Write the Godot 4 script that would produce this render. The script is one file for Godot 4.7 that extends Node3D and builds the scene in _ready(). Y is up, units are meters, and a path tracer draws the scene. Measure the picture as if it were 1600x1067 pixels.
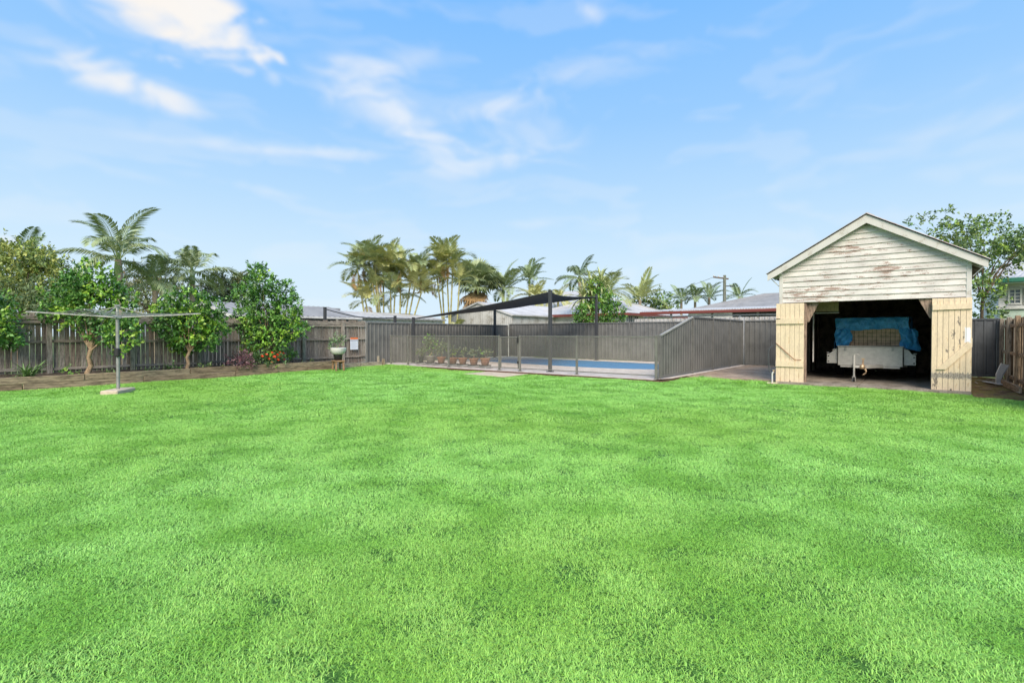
extends Node3D
# A back yard: lawn, timber fence with garden bed, fenced pool, weatherboard shed with a trailer, neighbours' roofs and palms.
# World axes follow the yard: -Z runs along the side fences, X along the shed front. y = 0 is the pool paving.

const LAWN_Y := -0.06
var M := {}
var counts := {}
var shared := {}

# ---------------------------------------------------------------- mesh builder
class MB:
	var v := PackedVector3Array()
	var n := PackedVector3Array()
	var uv := PackedVector2Array()
	var c := PackedColorArray()
	var ix := PackedInt32Array()
	var col := Color(1, 1, 1)
	var uo := Vector2.ZERO

	func vert(p: Vector3, nn: Vector3, t: Vector2) -> int:
		v.append(p); n.append(nn); uv.append(t); c.append(col)
		return v.size() - 1

	# corners run anticlockwise seen from outside
	func poly(pts: Array, uvs: Array = []) -> void:
		var nn: Vector3 = (pts[1] - pts[0]).cross(pts[2] - pts[0])
		if nn.length_squared() < 1e-14 and pts.size() > 3:
			nn = (pts[2] - pts[0]).cross(pts[3] - pts[0])
		nn = nn.normalized()
		var b := v.size()
		for k in pts.size():
			vert(pts[k], nn, uvs[k] if k < uvs.size() else Vector2(pts[k].x + pts[k].z, pts[k].y))
		for k in range(1, pts.size() - 1):
			ix.append(b); ix.append(b + k + 1); ix.append(b + k)

	func box(ctr: Vector3, s: Vector3, bas := Basis.IDENTITY, ch := 0.0) -> void:
		var h := s * 0.5
		var cc := minf(ch, minf(h.x, minf(h.y, h.z)) * 0.6)
		for a in 3:
			var b := (a + 1) % 3
			var d := (a + 2) % 3
			var longer_b := s[b] > s[d]
			for sg in [-1.0, 1.0]:
				var pts := []
				var uvs := []
				for q in [[-1, -1], [1, -1], [1, 1], [-1, 1]]:
					var p := Vector3.ZERO
					p[a] = h[a] * sg
					p[b] = (h[b] - cc) * q[0] * sg
					p[d] = (h[d] - cc) * q[1]
					pts.append(ctr + bas * p)
					uvs.append(uo + (Vector2(p[d], p[b]) if longer_b else Vector2(p[b], p[d])))
				poly(pts, uvs)
		if cc <= 0.0:
			return
		for a in 3:
			var b := (a + 1) % 3
			var d := (a + 2) % 3
			for sb in [-1.0, 1.0]:
				for sd in [-1.0, 1.0]:
					var e := []
					for q in [[-1.0, 0], [1.0, 0], [1.0, 1], [-1.0, 1]]:
						var p := Vector3.ZERO
						p[a] = (h[a] - cc) * q[0]
						p[b] = (h[b] - (0.0 if q[1] == 0 else cc)) * sb
						p[d] = (h[d] - (cc if q[1] == 0 else 0.0)) * sd
						e.append(ctr + bas * p)
					if sb * sd < 0:
						e.reverse()
					poly(e, [uo, uo + Vector2(0, s[a]), uo + Vector2(0.01, s[a]), uo + Vector2(0.01, 0)])
		for sx in [-1.0, 1.0]:
			for sy in [-1.0, 1.0]:
				for sz in [-1.0, 1.0]:
					var e := [ctr + bas * Vector3(h.x * sx, (h.y - cc) * sy, (h.z - cc) * sz), ctr + bas * Vector3((h.x - cc) * sx, h.y * sy, (h.z - cc) * sz), ctr + bas * Vector3((h.x - cc) * sx, (h.y - cc) * sy, h.z * sz)]
					if sx * sy * sz < 0:
						e.reverse()
					poly(e, [uo, uo, uo])

	# a box between two points: w across (level), h the other way
	func beam(a: Vector3, b: Vector3, w: float, h: float, ch := 0.0, up := Vector3.UP) -> void:
		var f := (b - a).normalized()
		if absf(f.dot(up)) > 0.99:
			up = Vector3.RIGHT
		var r := f.cross(up).normalized()
		var u := r.cross(f).normalized()
		box((a + b) * 0.5, Vector3(w, h, (b - a).length()), Basis(r, u, -f), ch)

	func tube(pts: Array, rad: Array, sides := 8, caps := true) -> void:
		var up := Vector3(0.13, 0.05, 0.99).normalized()
		var rings := []
		var run := 0.0
		for k in pts.size():
			var f: Vector3 = (pts[mini(k + 1, pts.size() - 1)] - pts[maxi(k - 1, 0)]).normalized()
			var r := f.cross(up)
			if r.length() < 0.05:
				r = f.cross(Vector3.RIGHT)
			r = r.normalized()
			up = r.cross(f).normalized()
			if k > 0:
				run += (pts[k] - pts[k - 1]).length()
			var ring := []
			var ra: float = rad[mini(k, rad.size() - 1)]
			for s in sides + 1:
				var an := TAU * s / sides
				var o := r * cos(an) + up * sin(an)
				ring.append(vert(pts[k] + o * ra, o, uo + Vector2(ra * an, run)))
			rings.append(ring)
		for k in rings.size() - 1:
			for s in sides:
				var p: int = rings[k][s]
				var q: int = rings[k][s + 1]
				var pp: int = rings[k + 1][s]
				var qq: int = rings[k + 1][s + 1]
				ix.append_array([p, q, qq, p, qq, pp])
		if caps:
			for e in [0, pts.size() - 1]:
				var l := []
				for s in sides:
					l.append(v[rings[e][s]])
				if e == 0:
					l.reverse()
				poly(l)

	# profile of (radius, height) from the bottom up
	func lathe(ctr: Vector3, prof: Array, sides := 20, bas := Basis.IDENTITY) -> void:
		var rings := []
		for k in prof.size():
			var t: Vector2 = (prof[mini(k + 1, prof.size() - 1)] - prof[maxi(k - 1, 0)]).normalized()
			var ring := []
			for s in sides + 1:
				var an := TAU * s / sides
				var o := Vector3(cos(an), 0, sin(an))
				ring.append(vert(ctr + bas * (o * prof[k].x + Vector3.UP * prof[k].y), bas * (o * t.y - Vector3.UP * t.x).normalized(), uo + Vector2(an * 0.2, prof[k].y)))
			rings.append(ring)
		for k in rings.size() - 1:
			for s in sides:
				var p: int = rings[k][s]
				var q: int = rings[k][s + 1]
				var pp: int = rings[k + 1][s]
				var qq: int = rings[k + 1][s + 1]
				ix.append_array([p, q, qq, p, qq, pp])

	# folded sheet: a0-a1 the foot, b0-b1 the top; folds run from foot to top
	func ribbed(a0: Vector3, a1: Vector3, b0: Vector3, b1: Vector3, pitch: float, depth: float, trapeze := true) -> void:
		var w := (a1 - a0).length()
		var count := maxi(1, int(round(w / pitch)))
		var nn := (a1 - a0).cross((b0 + b1) * 0.5 - (a0 + a1) * 0.5).normalized()
		var prof := [[0.0, 0.0], [0.55, 0.0], [0.67, 1.0], [0.88, 1.0]] if trapeze else [[0.0, 0.0], [0.5, 1.0]]
		var last_a := a0
		var last_b := b0
		for k in count + 1:
			for q in prof:
				var t: float = (k + q[0]) / count
				if t > 1.0001 or (k == 0 and q[0] == 0.0):
					continue
				var pa: Vector3 = a0.lerp(a1, t) + nn * depth * q[1]
				var pb: Vector3 = b0.lerp(b1, t) + nn * depth * q[1]
				poly([last_a, pa, pb, last_b], [uo + Vector2(t * w, 0), uo + Vector2(t * w, 0), uo + Vector2(t * w, (pb - pa).length()), uo + Vector2(t * w, (pb - pa).length())])
				last_a = pa; last_b = pb

	# prism of an outline in the XY plane between two z
	func prism(o: Array, z0: float, z1: float, tf := Transform3D.IDENTITY) -> void:
		var f := []
		var bk := []
		for p in o:
			f.append(tf * Vector3(p.x, p.y, z1)); bk.append(tf * Vector3(p.x, p.y, z0))
		var uvs := []
		for p in o:
			uvs.append(uo + p)
		poly(f, uvs)
		for k in o.size():
			var j := (k + 1) % o.size()
			poly([bk[k], bk[j], f[j], f[k]], [uo + o[k], uo + o[j], uo + o[j], uo + o[k]])
		bk.reverse(); uvs.reverse()
		poly(bk, uvs)

	# one flat leaf of four corners, folded a little along its midrib
	func leaf(p: Vector3, d: Vector3, nn: Vector3, l: float, w: float) -> void:
		var r := d.cross(nn).normalized() * w * 0.5
		var m := p + d * l * 0.45
		var t := p + d * l
		var b := v.size()
		vert(p, nn, Vector2.ZERO); vert(m + r + nn * w * 0.12, nn, Vector2.ZERO); vert(t, nn, Vector2.ZERO); vert(m - r + nn * w * 0.12, nn, Vector2.ZERO)
		ix.append_array([b, b + 2, b + 1, b, b + 3, b + 2])

	func mesh() -> ArrayMesh:
		var a := []
		a.resize(Mesh.ARRAY_MAX)
		a[Mesh.ARRAY_VERTEX] = v; a[Mesh.ARRAY_NORMAL] = n; a[Mesh.ARRAY_TEX_UV] = uv; a[Mesh.ARRAY_COLOR] = c; a[Mesh.ARRAY_INDEX] = ix
		var m := ArrayMesh.new()
		m.add_surface_from_arrays(Mesh.PRIMITIVE_TRIANGLES, a)
		return m

# ---------------------------------------------------------------- scene helpers
func numbered(called: String) -> String:
	counts[called] = counts.get(called, -1) + 1
	return called if counts[called] == 0 else "%s_%03d" % [called, counts[called]]

func tag(o: Node, label: String, category: String, group := "") -> void:
	o.set_meta("label", label); o.set_meta("category", category)
	if group != "":
		o.set_meta("group", group)

func thing(called: String, label: String, category: String, at := Vector3.ZERO, turn := 0.0, group := "") -> Node3D:
	var o := Node3D.new()
	o.name = numbered(called)
	add_child(o)
	o.position = at; o.rotation.y = turn
	tag(o, label, category, group)
	return o

func part(called: String, shape, mat: Material, parent: Node3D, at := Vector3.ZERO) -> MeshInstance3D:
	var o := MeshInstance3D.new()
	o.name = called
	o.mesh = shape.mesh() if shape is MB else shape
	o.material_override = mat
	o.cast_shadow = GeometryInstance3D.SHADOW_CASTING_SETTING_ON
	parent.add_child(o, true)
	o.position = at
	return o

func solid(called: String, label: String, category: String, shape, mat: Material, at := Vector3.ZERO, group := "") -> MeshInstance3D:
	var o := part(numbered(called), shape, mat, self, at)
	tag(o, label, category, group)
	return o

func setting(called: String, shape, mat: Material) -> MeshInstance3D:
	var o := part(numbered(called), shape, mat, self)
	o.set_meta("kind", "structure")
	return o

func boxes(list: Array, ch := 0.0) -> MB:
	var b := MB.new()
	for q in list:
		b.box(q[0], q[1], Basis.IDENTITY, ch)
	return b

func one_box(ctr: Vector3, s: Vector3, ch := 0.0, uo := Vector2.ZERO) -> MB:
	var b := MB.new()
	b.uo = uo
	b.box(ctr, s, Basis.IDENTITY, ch)
	return b

func rgen(s: int) -> RandomNumberGenerator:
	var r := RandomNumberGenerator.new()
	r.seed = s
	return r

func on_ball(r: RandomNumberGenerator) -> Vector3:
	var y := r.randf_range(-1, 1)
	var a := r.randf_range(0, TAU)
	var q := sqrt(1 - y * y)
	return Vector3(cos(a) * q, y, sin(a) * q)

# ---------------------------------------------------------------- textures
func noise(s: int, freq: float, oct := 4, kind := FastNoiseLite.TYPE_SIMPLEX_SMOOTH) -> FastNoiseLite:
	var f := FastNoiseLite.new()
	f.seed = s; f.frequency = freq; f.noise_type = kind
	f.fractal_type = FastNoiseLite.FRACTAL_FBM; f.fractal_octaves = oct
	return f

func ramp(stops: Array) -> PackedByteArray:
	var out := PackedByteArray()
	for k in 256:
		var t := k / 255.0
		var cc: Color = stops[0][1]
		for j in stops.size() - 1:
			if t >= stops[j][0]:
				cc = stops[j][1].lerp(stops[j + 1][1], clampf((t - stops[j][0]) / maxf(1e-5, stops[j + 1][0] - stops[j][0]), 0, 1))
		out.append(int(cc.r * 255)); out.append(int(cc.g * 255)); out.append(int(cc.b * 255))
	return out

func grey_noise(s: int, freq: float, oct: int, size := 256) -> PackedByteArray:
	var im := noise(s, freq, oct).get_seamless_image(size, size, false, false, 0.1, true)
	im.convert(Image.FORMAT_L8)
	return im.get_data()

# two noises (coarse and fine) through a colour ramp; colours are sRGB
func tex(s: int, f1: float, f2: float, mix: float, stops: Array, size := 256) -> ImageTexture:
	var a := grey_noise(s, f1, 4, size)
	var b := grey_noise(s + 7, f2, 3, size)
	var lut := ramp(stops)
	var out := PackedByteArray()
	out.resize(size * size * 3)
	for k in size * size:
		var t := int(clampf(a[k] * (1 - mix) + b[k] * mix, 0, 255)) * 3
		out[k * 3] = lut[t]; out[k * 3 + 1] = lut[t + 1]; out[k * 3 + 2] = lut[t + 2]
	var im := Image.create_from_data(size, size, false, Image.FORMAT_RGB8, out)
	im.generate_mipmaps()
	return ImageTexture.create_from_image(im)

func bump(s: int, freq: float, strength: float, size := 256) -> ImageTexture:
	var im := noise(s, freq, 5).get_seamless_image(size, size, false, false, 0.1, true)
	im.convert(Image.FORMAT_RGBA8)
	im.bump_map_to_normal_map(strength)
	return ImageTexture.create_from_image(im)

func mat(c: Color, rough := 0.8, metal := 0.0) -> StandardMaterial3D:
	var m := StandardMaterial3D.new()
	m.albedo_color = c.linear_to_srgb()   # colours are written as linear reflectances
	m.roughness = rough; m.metallic = metal
	m.cull_mode = BaseMaterial3D.CULL_DISABLED
	return m

func textured(c: Color, t: Texture2D, scale: Vector3, rough := 0.8, tri := false, nrm: Texture2D = null, depth := 1.0) -> StandardMaterial3D:
	var m := mat(c, rough)
	m.albedo_texture = t
	m.uv1_scale = scale
	if tri:
		m.uv1_triplanar = true; m.uv1_world_triplanar = true
	if nrm:
		m.normal_enabled = true; m.normal_texture = nrm; m.normal_scale = depth
	return m

func leafy(c: Color, rough := 0.5, back := 0.35) -> StandardMaterial3D:
	var m := mat(c, rough)
	m.vertex_color_use_as_albedo = true
	m.backlight_enabled = true
	m.backlight = Color(back, back, back * 0.6)
	return m

# clumps of foliage as [x, y, z, radius]
const TREE_A := [[-16.81, 2.63, -3.52, 0.35], [-16.98, 2.34, -3.27, 0.35], [-16.66, 2.39, -3.82, 0.35], [-17.67, 2.03, -3.16, 0.32], [-16.62, 2.13, -4.15, 0.29], [-16.86, 2.02, -3.53, 0.44], [-16.20, 1.24, -4.04, 0.32], [-16.97, 1.36, -3.79, 0.32], [-17.32, 1.77, -3.26, 0.27], [-17.59, 1.80, -2.92, 0.19], [-16.41, 1.41, -4.31, 0.21]]
const TREE_B := [[-16.99, 2.19, -5.91, 0.37], [-17.37, 2.04, -5.67, 0.34], [-16.76, 1.97, -6.31, 0.34], [-17.53, 1.51, -5.50, 0.34], [-17.07, 1.47, -5.99, 0.47], [-16.70, 1.53, -6.47, 0.27], [-17.51, 1.08, -5.88, 0.37], [-16.97, 1.08, -6.30, 0.30], [-18.04, 1.82, -5.49, 0.24], [-16.43, 1.28, -6.42, 0.20]]
const TREE_C := [[-17.50, 3.31, -8.14, 0.26], [-16.92, 2.92, -8.02, 0.34], [-16.73, 2.63, -8.56, 0.34], [-17.80, 2.54, -7.90, 0.34], [-17.35, 2.26, -8.33, 0.49], [-16.47, 2.09, -8.65, 0.38], [-17.86, 1.78, -7.86, 0.34], [-17.20, 1.50, -8.26, 0.53], [-16.71, 1.50, -8.78, 0.41], [-16.04, 1.43, -8.87, 0.19], [-16.82, 1.03, -8.39, 0.38], [-17.38, 1.07, -7.96, 0.30], [-17.14, 0.69, -7.81, 0.15]]
const TREE_D := [[-17.34, 1.81, -1.80, 0.33], [-17.36, 1.39, -1.95, 0.33], [-17.86, 1.27, -1.74, 0.36], [-18.33, 1.75, -1.59, 0.41], [-17.76, 1.11, -2.09, 0.17]]
const FAR_A := [[-42.24, 4.89, -5.94, 1.36], [-43.86, 4.28, -5.29, 1.28], [-43.63, 4.28, -7.19, 1.04], [-42.62, 5.18, -7.48, 0.40], [-43.77, 5.84, -6.30, 0.80], [-44.87, 4.91, -4.99, 1.36], [-46.17, 4.52, -3.99, 1.80], [-41.27, 3.39, -7.76, 0.88], [-43.04, 5.67, -6.79, 0.48]]
const FAR_B := [[-37.27, 2.76, -5.62, 0.91], [-36.41, 2.70, -6.39, 0.70], [-39.82, 2.75, -4.94, 0.98], [-41.25, 2.75, -3.82, 1.05]]
const FAR_C := [[-41.83, 4.41, -11.71, 0.99], [-41.41, 5.28, -12.92, 0.81], [-42.26, 5.39, -11.45, 0.63], [-41.28, 3.62, -12.11, 1.17], [-41.33, 4.06, -13.48, 0.81], [-44.66, 3.65, -11.72, 0.90]]
const FAR_D := [[-36.13, 4.09, -14.66, 0.94], [-36.08, 4.46, -15.71, 0.60], [-36.76, 4.74, -14.36, 0.51], [-37.47, 3.49, -14.31, 1.02], [-35.64, 3.24, -14.99, 0.85], [-37.23, 3.00, -13.07, 0.85]]
const TREE_R := [[-0.22, 5.02, -22.22, 0.15], [0.11, 4.91, -21.10, 0.15], [0.56, 5.23, -21.96, 0.17], [0.67, 4.67, -22.47, 0.33], [1.06, 4.44, -21.32, 0.38], [0.97, 4.07, -22.77, 0.42], [1.57, 4.19, -22.24, 0.46], [2.26, 4.26, -24.09, 0.42], [2.54, 4.16, -22.81, 0.50], [1.93, 3.60, -23.56, 0.46], [2.48, 3.90, -23.95, 0.38], [1.56, 4.82, -22.60, 0.19], [2.03, 5.07, -23.78, 0.17], [1.67, 2.54, -22.16, 0.38], [1.66, 1.96, -23.17, 0.29], [3.18, 4.18, -24.51, 0.50], [1.29, 2.88, -21.47, 0.21], [1.97, 1.98, -23.82, 0.19], [3.29, 4.66, -24.25, 0.50]]
const VINE := [[-13.06, 2.30, -23.35, 0.67], [-13.82, 2.25, -23.42, 0.43], [-12.48, 2.30, -23.84, 0.47], [-13.35, 3.14, -24.01, 0.53], [-12.61, 2.89, -23.82, 0.37], [-12.44, 1.97, -24.26, 0.30], [-13.37, 3.76, -23.71, 0.27], [-13.92, 1.91, -23.19, 0.30]]
const FAR_E := [[-17.29, 3.74, -39.55, 0.53], [-16.73, 3.94, -40.81, 0.58], [-15.88, 3.54, -40.73, 0.42], [-17.94, 3.53, -38.90, 0.47], [-16.90, 3.43, -39.78, 0.63]]

# ================================================================ scene
func _ready() -> void:
	make_camera_and_light()
	make_materials()
	make_ground()
	make_timber_fence()
	make_garden_bed()
	make_metal_fences()
	make_pool_area()
	make_pool_fence()
	make_shade_sail()
	make_shed()
	make_trailer()
	make_right_side()
	make_neighbours()
	make_trees()
	make_palms()
	make_garden_plants()
	make_clothesline()
	make_small_things()
	make_grass()

func make_camera_and_light() -> void:
	var cam := Camera3D.new()
	cam.name = "camera"
	cam.fov = rad_to_deg(2.0 * atan(533.5 / 800.0))
	cam.near = 0.05; cam.far = 900.0
	cam.position = Vector3(0, 1.24, 0)
	cam.rotation = Vector3(-atan(11.5 / 800.0), deg_to_rad(38.66), 0)
	add_child(cam)
	cam.current = true

	var env := Environment.new()
	env.background_mode = Environment.BG_SKY
	env.tonemap_mode = Environment.TONE_MAPPER_LINEAR
	env.tonemap_exposure = EXPOSURE
	env.sdfgi_enabled = true; env.ssao_enabled = true; env.ssil_enabled = true
	var sky := Sky.new()
	var pano := PanoramaSkyMaterial.new()
	pano.panorama = ImageTexture.create_from_image(sky_image())
	sky.sky_material = pano
	env.sky = sky
	var we := WorldEnvironment.new()
	we.name = "world_environment"
	we.environment = env
	add_child(we)

	var sun := DirectionalLight3D.new()
	sun.name = "sun"
	sun.light_energy = SUN_ENERGY
	sun.light_color = Color(1.0, 0.945, 0.87)
	sun.light_angular_distance = SUN_SIZE
	sun.shadow_enabled = true
	add_child(sun)
	# stands high behind the camera, a little to its left
	var from := Vector3(0.58, 0.80, 0.82).normalized()
	sun.look_at_from_position(from * 50.0, Vector3.ZERO, Vector3.UP)

const EXPOSURE := 1.4
const SUN_ENERGY := 1.1
const SUN_SIZE := 36.0

# clouds as [azimuth right of the view, elevation, half width, half height, tilt, weight, warmth], degrees
const CLOUDS := [[-36.2, 28.1, 7.9, 2.7, -6.0, 1.50, 1.00], [-32.5, 27.6, 5.6, 2.3, -10.0, 1.20, 0.90], [-29.6, 27.2, 3.5, 1.7, -15.0, 0.70, 0.50], [-26.6, 26.0, 1.6, 0.7, -15.0, 0.40, 0.30], [-37.6, 21.3, 4.5, 1.2, -10.0, 0.90, 0.60], [-33.8, 21.0, 2.7, 0.9, -12.0, 0.65, 0.60], [-24.9, 24.4, 0.9, 0.6, 0.0, 0.35, 0.30], [-16.7, 26.6, 3.4, 0.9, -6.0, 0.60, 0.15], [-11.3, 27.4, 4.1, 1.2, 10.0, 0.35, 0.10], [-14.7, 23.3, 6.4, 2.0, -16.0, 0.70, 0.10], [-9.9, 21.3, 4.9, 1.0, -25.0, 0.45, 0.10], [-1.4, 23.9, 5.0, 1.1, 6.0, 0.55, 0.10], [2.1, 21.0, 5.0, 1.9, -10.0, 0.30, 0.10], [-4.3, 18.0, 6.4, 1.0, 10.0, 0.45, 0.05], [-7.8, 19.2, 4.2, 1.3, 0.0, 0.35, 0.10], [-32.0, 17.6, 6.2, 0.5, 4.0, 0.30, 0.10], [-21.2, 18.2, 8.1, 0.6, 4.0, 0.50, 0.05], [-25.4, 14.1, 4.1, 0.4, -6.0, 0.22, 0.10], [-36.9, 14.1, 2.8, 0.4, -4.0, 0.20, 0.20], [9.2, 26.7, 7.7, 1.1, 5.0, 0.28, 0.10], [8.7, 31.6, 1.7, 0.8, -20.0, 0.60, 0.10], [39.1, 16.7, 5.6, 0.9, 6.0, 0.22, 0.50], [42.0, 13.6, 4.7, 0.7, 4.0, 0.16, 0.40], [31.5, 23.2, 4.2, 1.5, -20.0, 0.08, 0.20], [-44.6, 7.2, 1.8, 0.5, -5.0, 0.50, 0.90], [2.9, 12.1, 2.9, 0.5, 0.0, 0.25, 0.20], [-42.8, 21.2, 1.5, 0.5, -5.0, 0.12, 0.30], [29.4, 14.2, 4.9, 0.6, 3.0, 0.10, 0.30]]

func sky_image() -> Image:
	var w := 1536
	var h := 768
	var stops := [[-90.0, Color(0.42, 0.52, 0.42)], [-1.0, Color(0.70, 0.85, 0.97)], [0.0, Color(0.74, 0.89, 1.0)], [7.0, Color(0.66, 0.85, 1.0)], [14.0, Color(0.49, 0.735, 1.0)], [22.0, Color(0.33, 0.615, 1.0)], [32.0, Color(0.22, 0.525, 1.0)], [55.0, Color(0.18, 0.46, 0.93)], [90.0, Color(0.16, 0.42, 0.88)]]
	var fine := noise(11, 0.045, 5)
	var wisp := noise(23, 0.018, 4)
	var warp := noise(31, 0.03, 3)
	var data := PackedFloat32Array()
	data.resize(w * h * 3)
	var list := []
	for q in CLOUDS:
		list.append(q)
	# the same kind of cloud goes on round the rest of the sky
	var r := rgen(77)
	for k in 46:
		var az := r.randf_range(52.0, 308.0)
		var el := r.randf_range(5.0, 62.0)
		var big := r.randf_range(0.6, 1.6) * (1.0 + el / 60.0)
		list.append([az if az <= 180.0 else az - 360.0, el, 7.0 * big, 1.7 * big, r.randf_range(-14, 14), r.randf_range(0.3, 0.95), r.randf_range(0.0, 0.9)])
	for k in 16:
		var az := r.randf_range(-180.0, 180.0)
		list.append([az, r.randf_range(40.0, 72.0), r.randf_range(8, 16), r.randf_range(3, 6), r.randf_range(-14, 14), r.randf_range(0.4, 0.9), r.randf_range(0.0, 0.7)])
	var yaw := 38.66
	for y in h:
		var el := 90.0 - (y + 0.5) / h * 180.0
		var base: Color = stops[0][1]
		for j in stops.size() - 1:
			if el >= stops[j][0]:
				var t: float = clampf((el - stops[j][0]) / (stops[j + 1][0] - stops[j][0]), 0, 1)
				base = stops[j][1].lerp(stops[j + 1][1], t)
		var row := []
		if el > -1.0:
			for q in list:
				if absf(el - q[1]) < q[3] * 3.0 + absf(sin(deg_to_rad(q[4]))) * q[2] * 2.0:
					row.append(q)
		for x in w:
			var o := (y * w + x) * 3
			var c := base
			if el > -1.0:
				var az := (x + 0.5) / w * 360.0 + yaw
				if az > 180.0:
					az -= 360.0
				var wrapped := az if absf(az) < 150.0 else 150.0 * signf(az) - (az - 150.0 * signf(az))
				var wa := warp.get_noise_2d(wrapped * 2.0, el * 4.0)
				var wb := warp.get_noise_2d(wrapped * 2.0 + 300.0, el * 4.0)
				var f := fine.get_noise_2d(wrapped * 4.0 + wa * 24.0, el * 9.0 + wb * 24.0)
				var g := wisp.get_noise_2d(wrapped * 3.0 + el * 2.0 + wa * 30.0, el * 14.0 + wb * 20.0)
				var dens := clampf((g - 0.05) * 0.4, 0.0, 0.14)
				var warm := 0.25
				for q in row:
					var dx: float = az - q[0]
					if dx > 180.0: dx -= 360.0
					if dx < -180.0: dx += 360.0
					if absf(dx) > q[2] * 2.4:
						continue
					var ca := cos(deg_to_rad(q[4])); var sa := sin(deg_to_rad(q[4]))
					var dy: float = el - q[1]
					var a: float = (dx * ca + dy * sa) / q[2]
					var b: float = (-dx * sa + dy * ca) / q[3]
					var d := sqrt(a * a + b * b) + f * 0.75 + g * 0.45
					var k2: float = smoothstep(1.5, -0.25, d) * q[5] * 0.95
					if k2 > 0.0:
						dens = 1.0 - (1.0 - dens) * (1.0 - k2)
						warm = lerpf(warm, q[6], k2)
				dens = minf(dens, 0.97)
				var white := Color(0.93, 0.955, 0.99).lerp(Color(1.0, 0.94, 0.87), warm)
				c = base.lerp(white, dens)
			data[o] = c.r / EXPOSURE; data[o + 1] = c.g / EXPOSURE; data[o + 2] = c.b / EXPOSURE
	return Image.create_from_data(w, h, false, Image.FORMAT_RGBF, data.to_byte_array())

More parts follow.
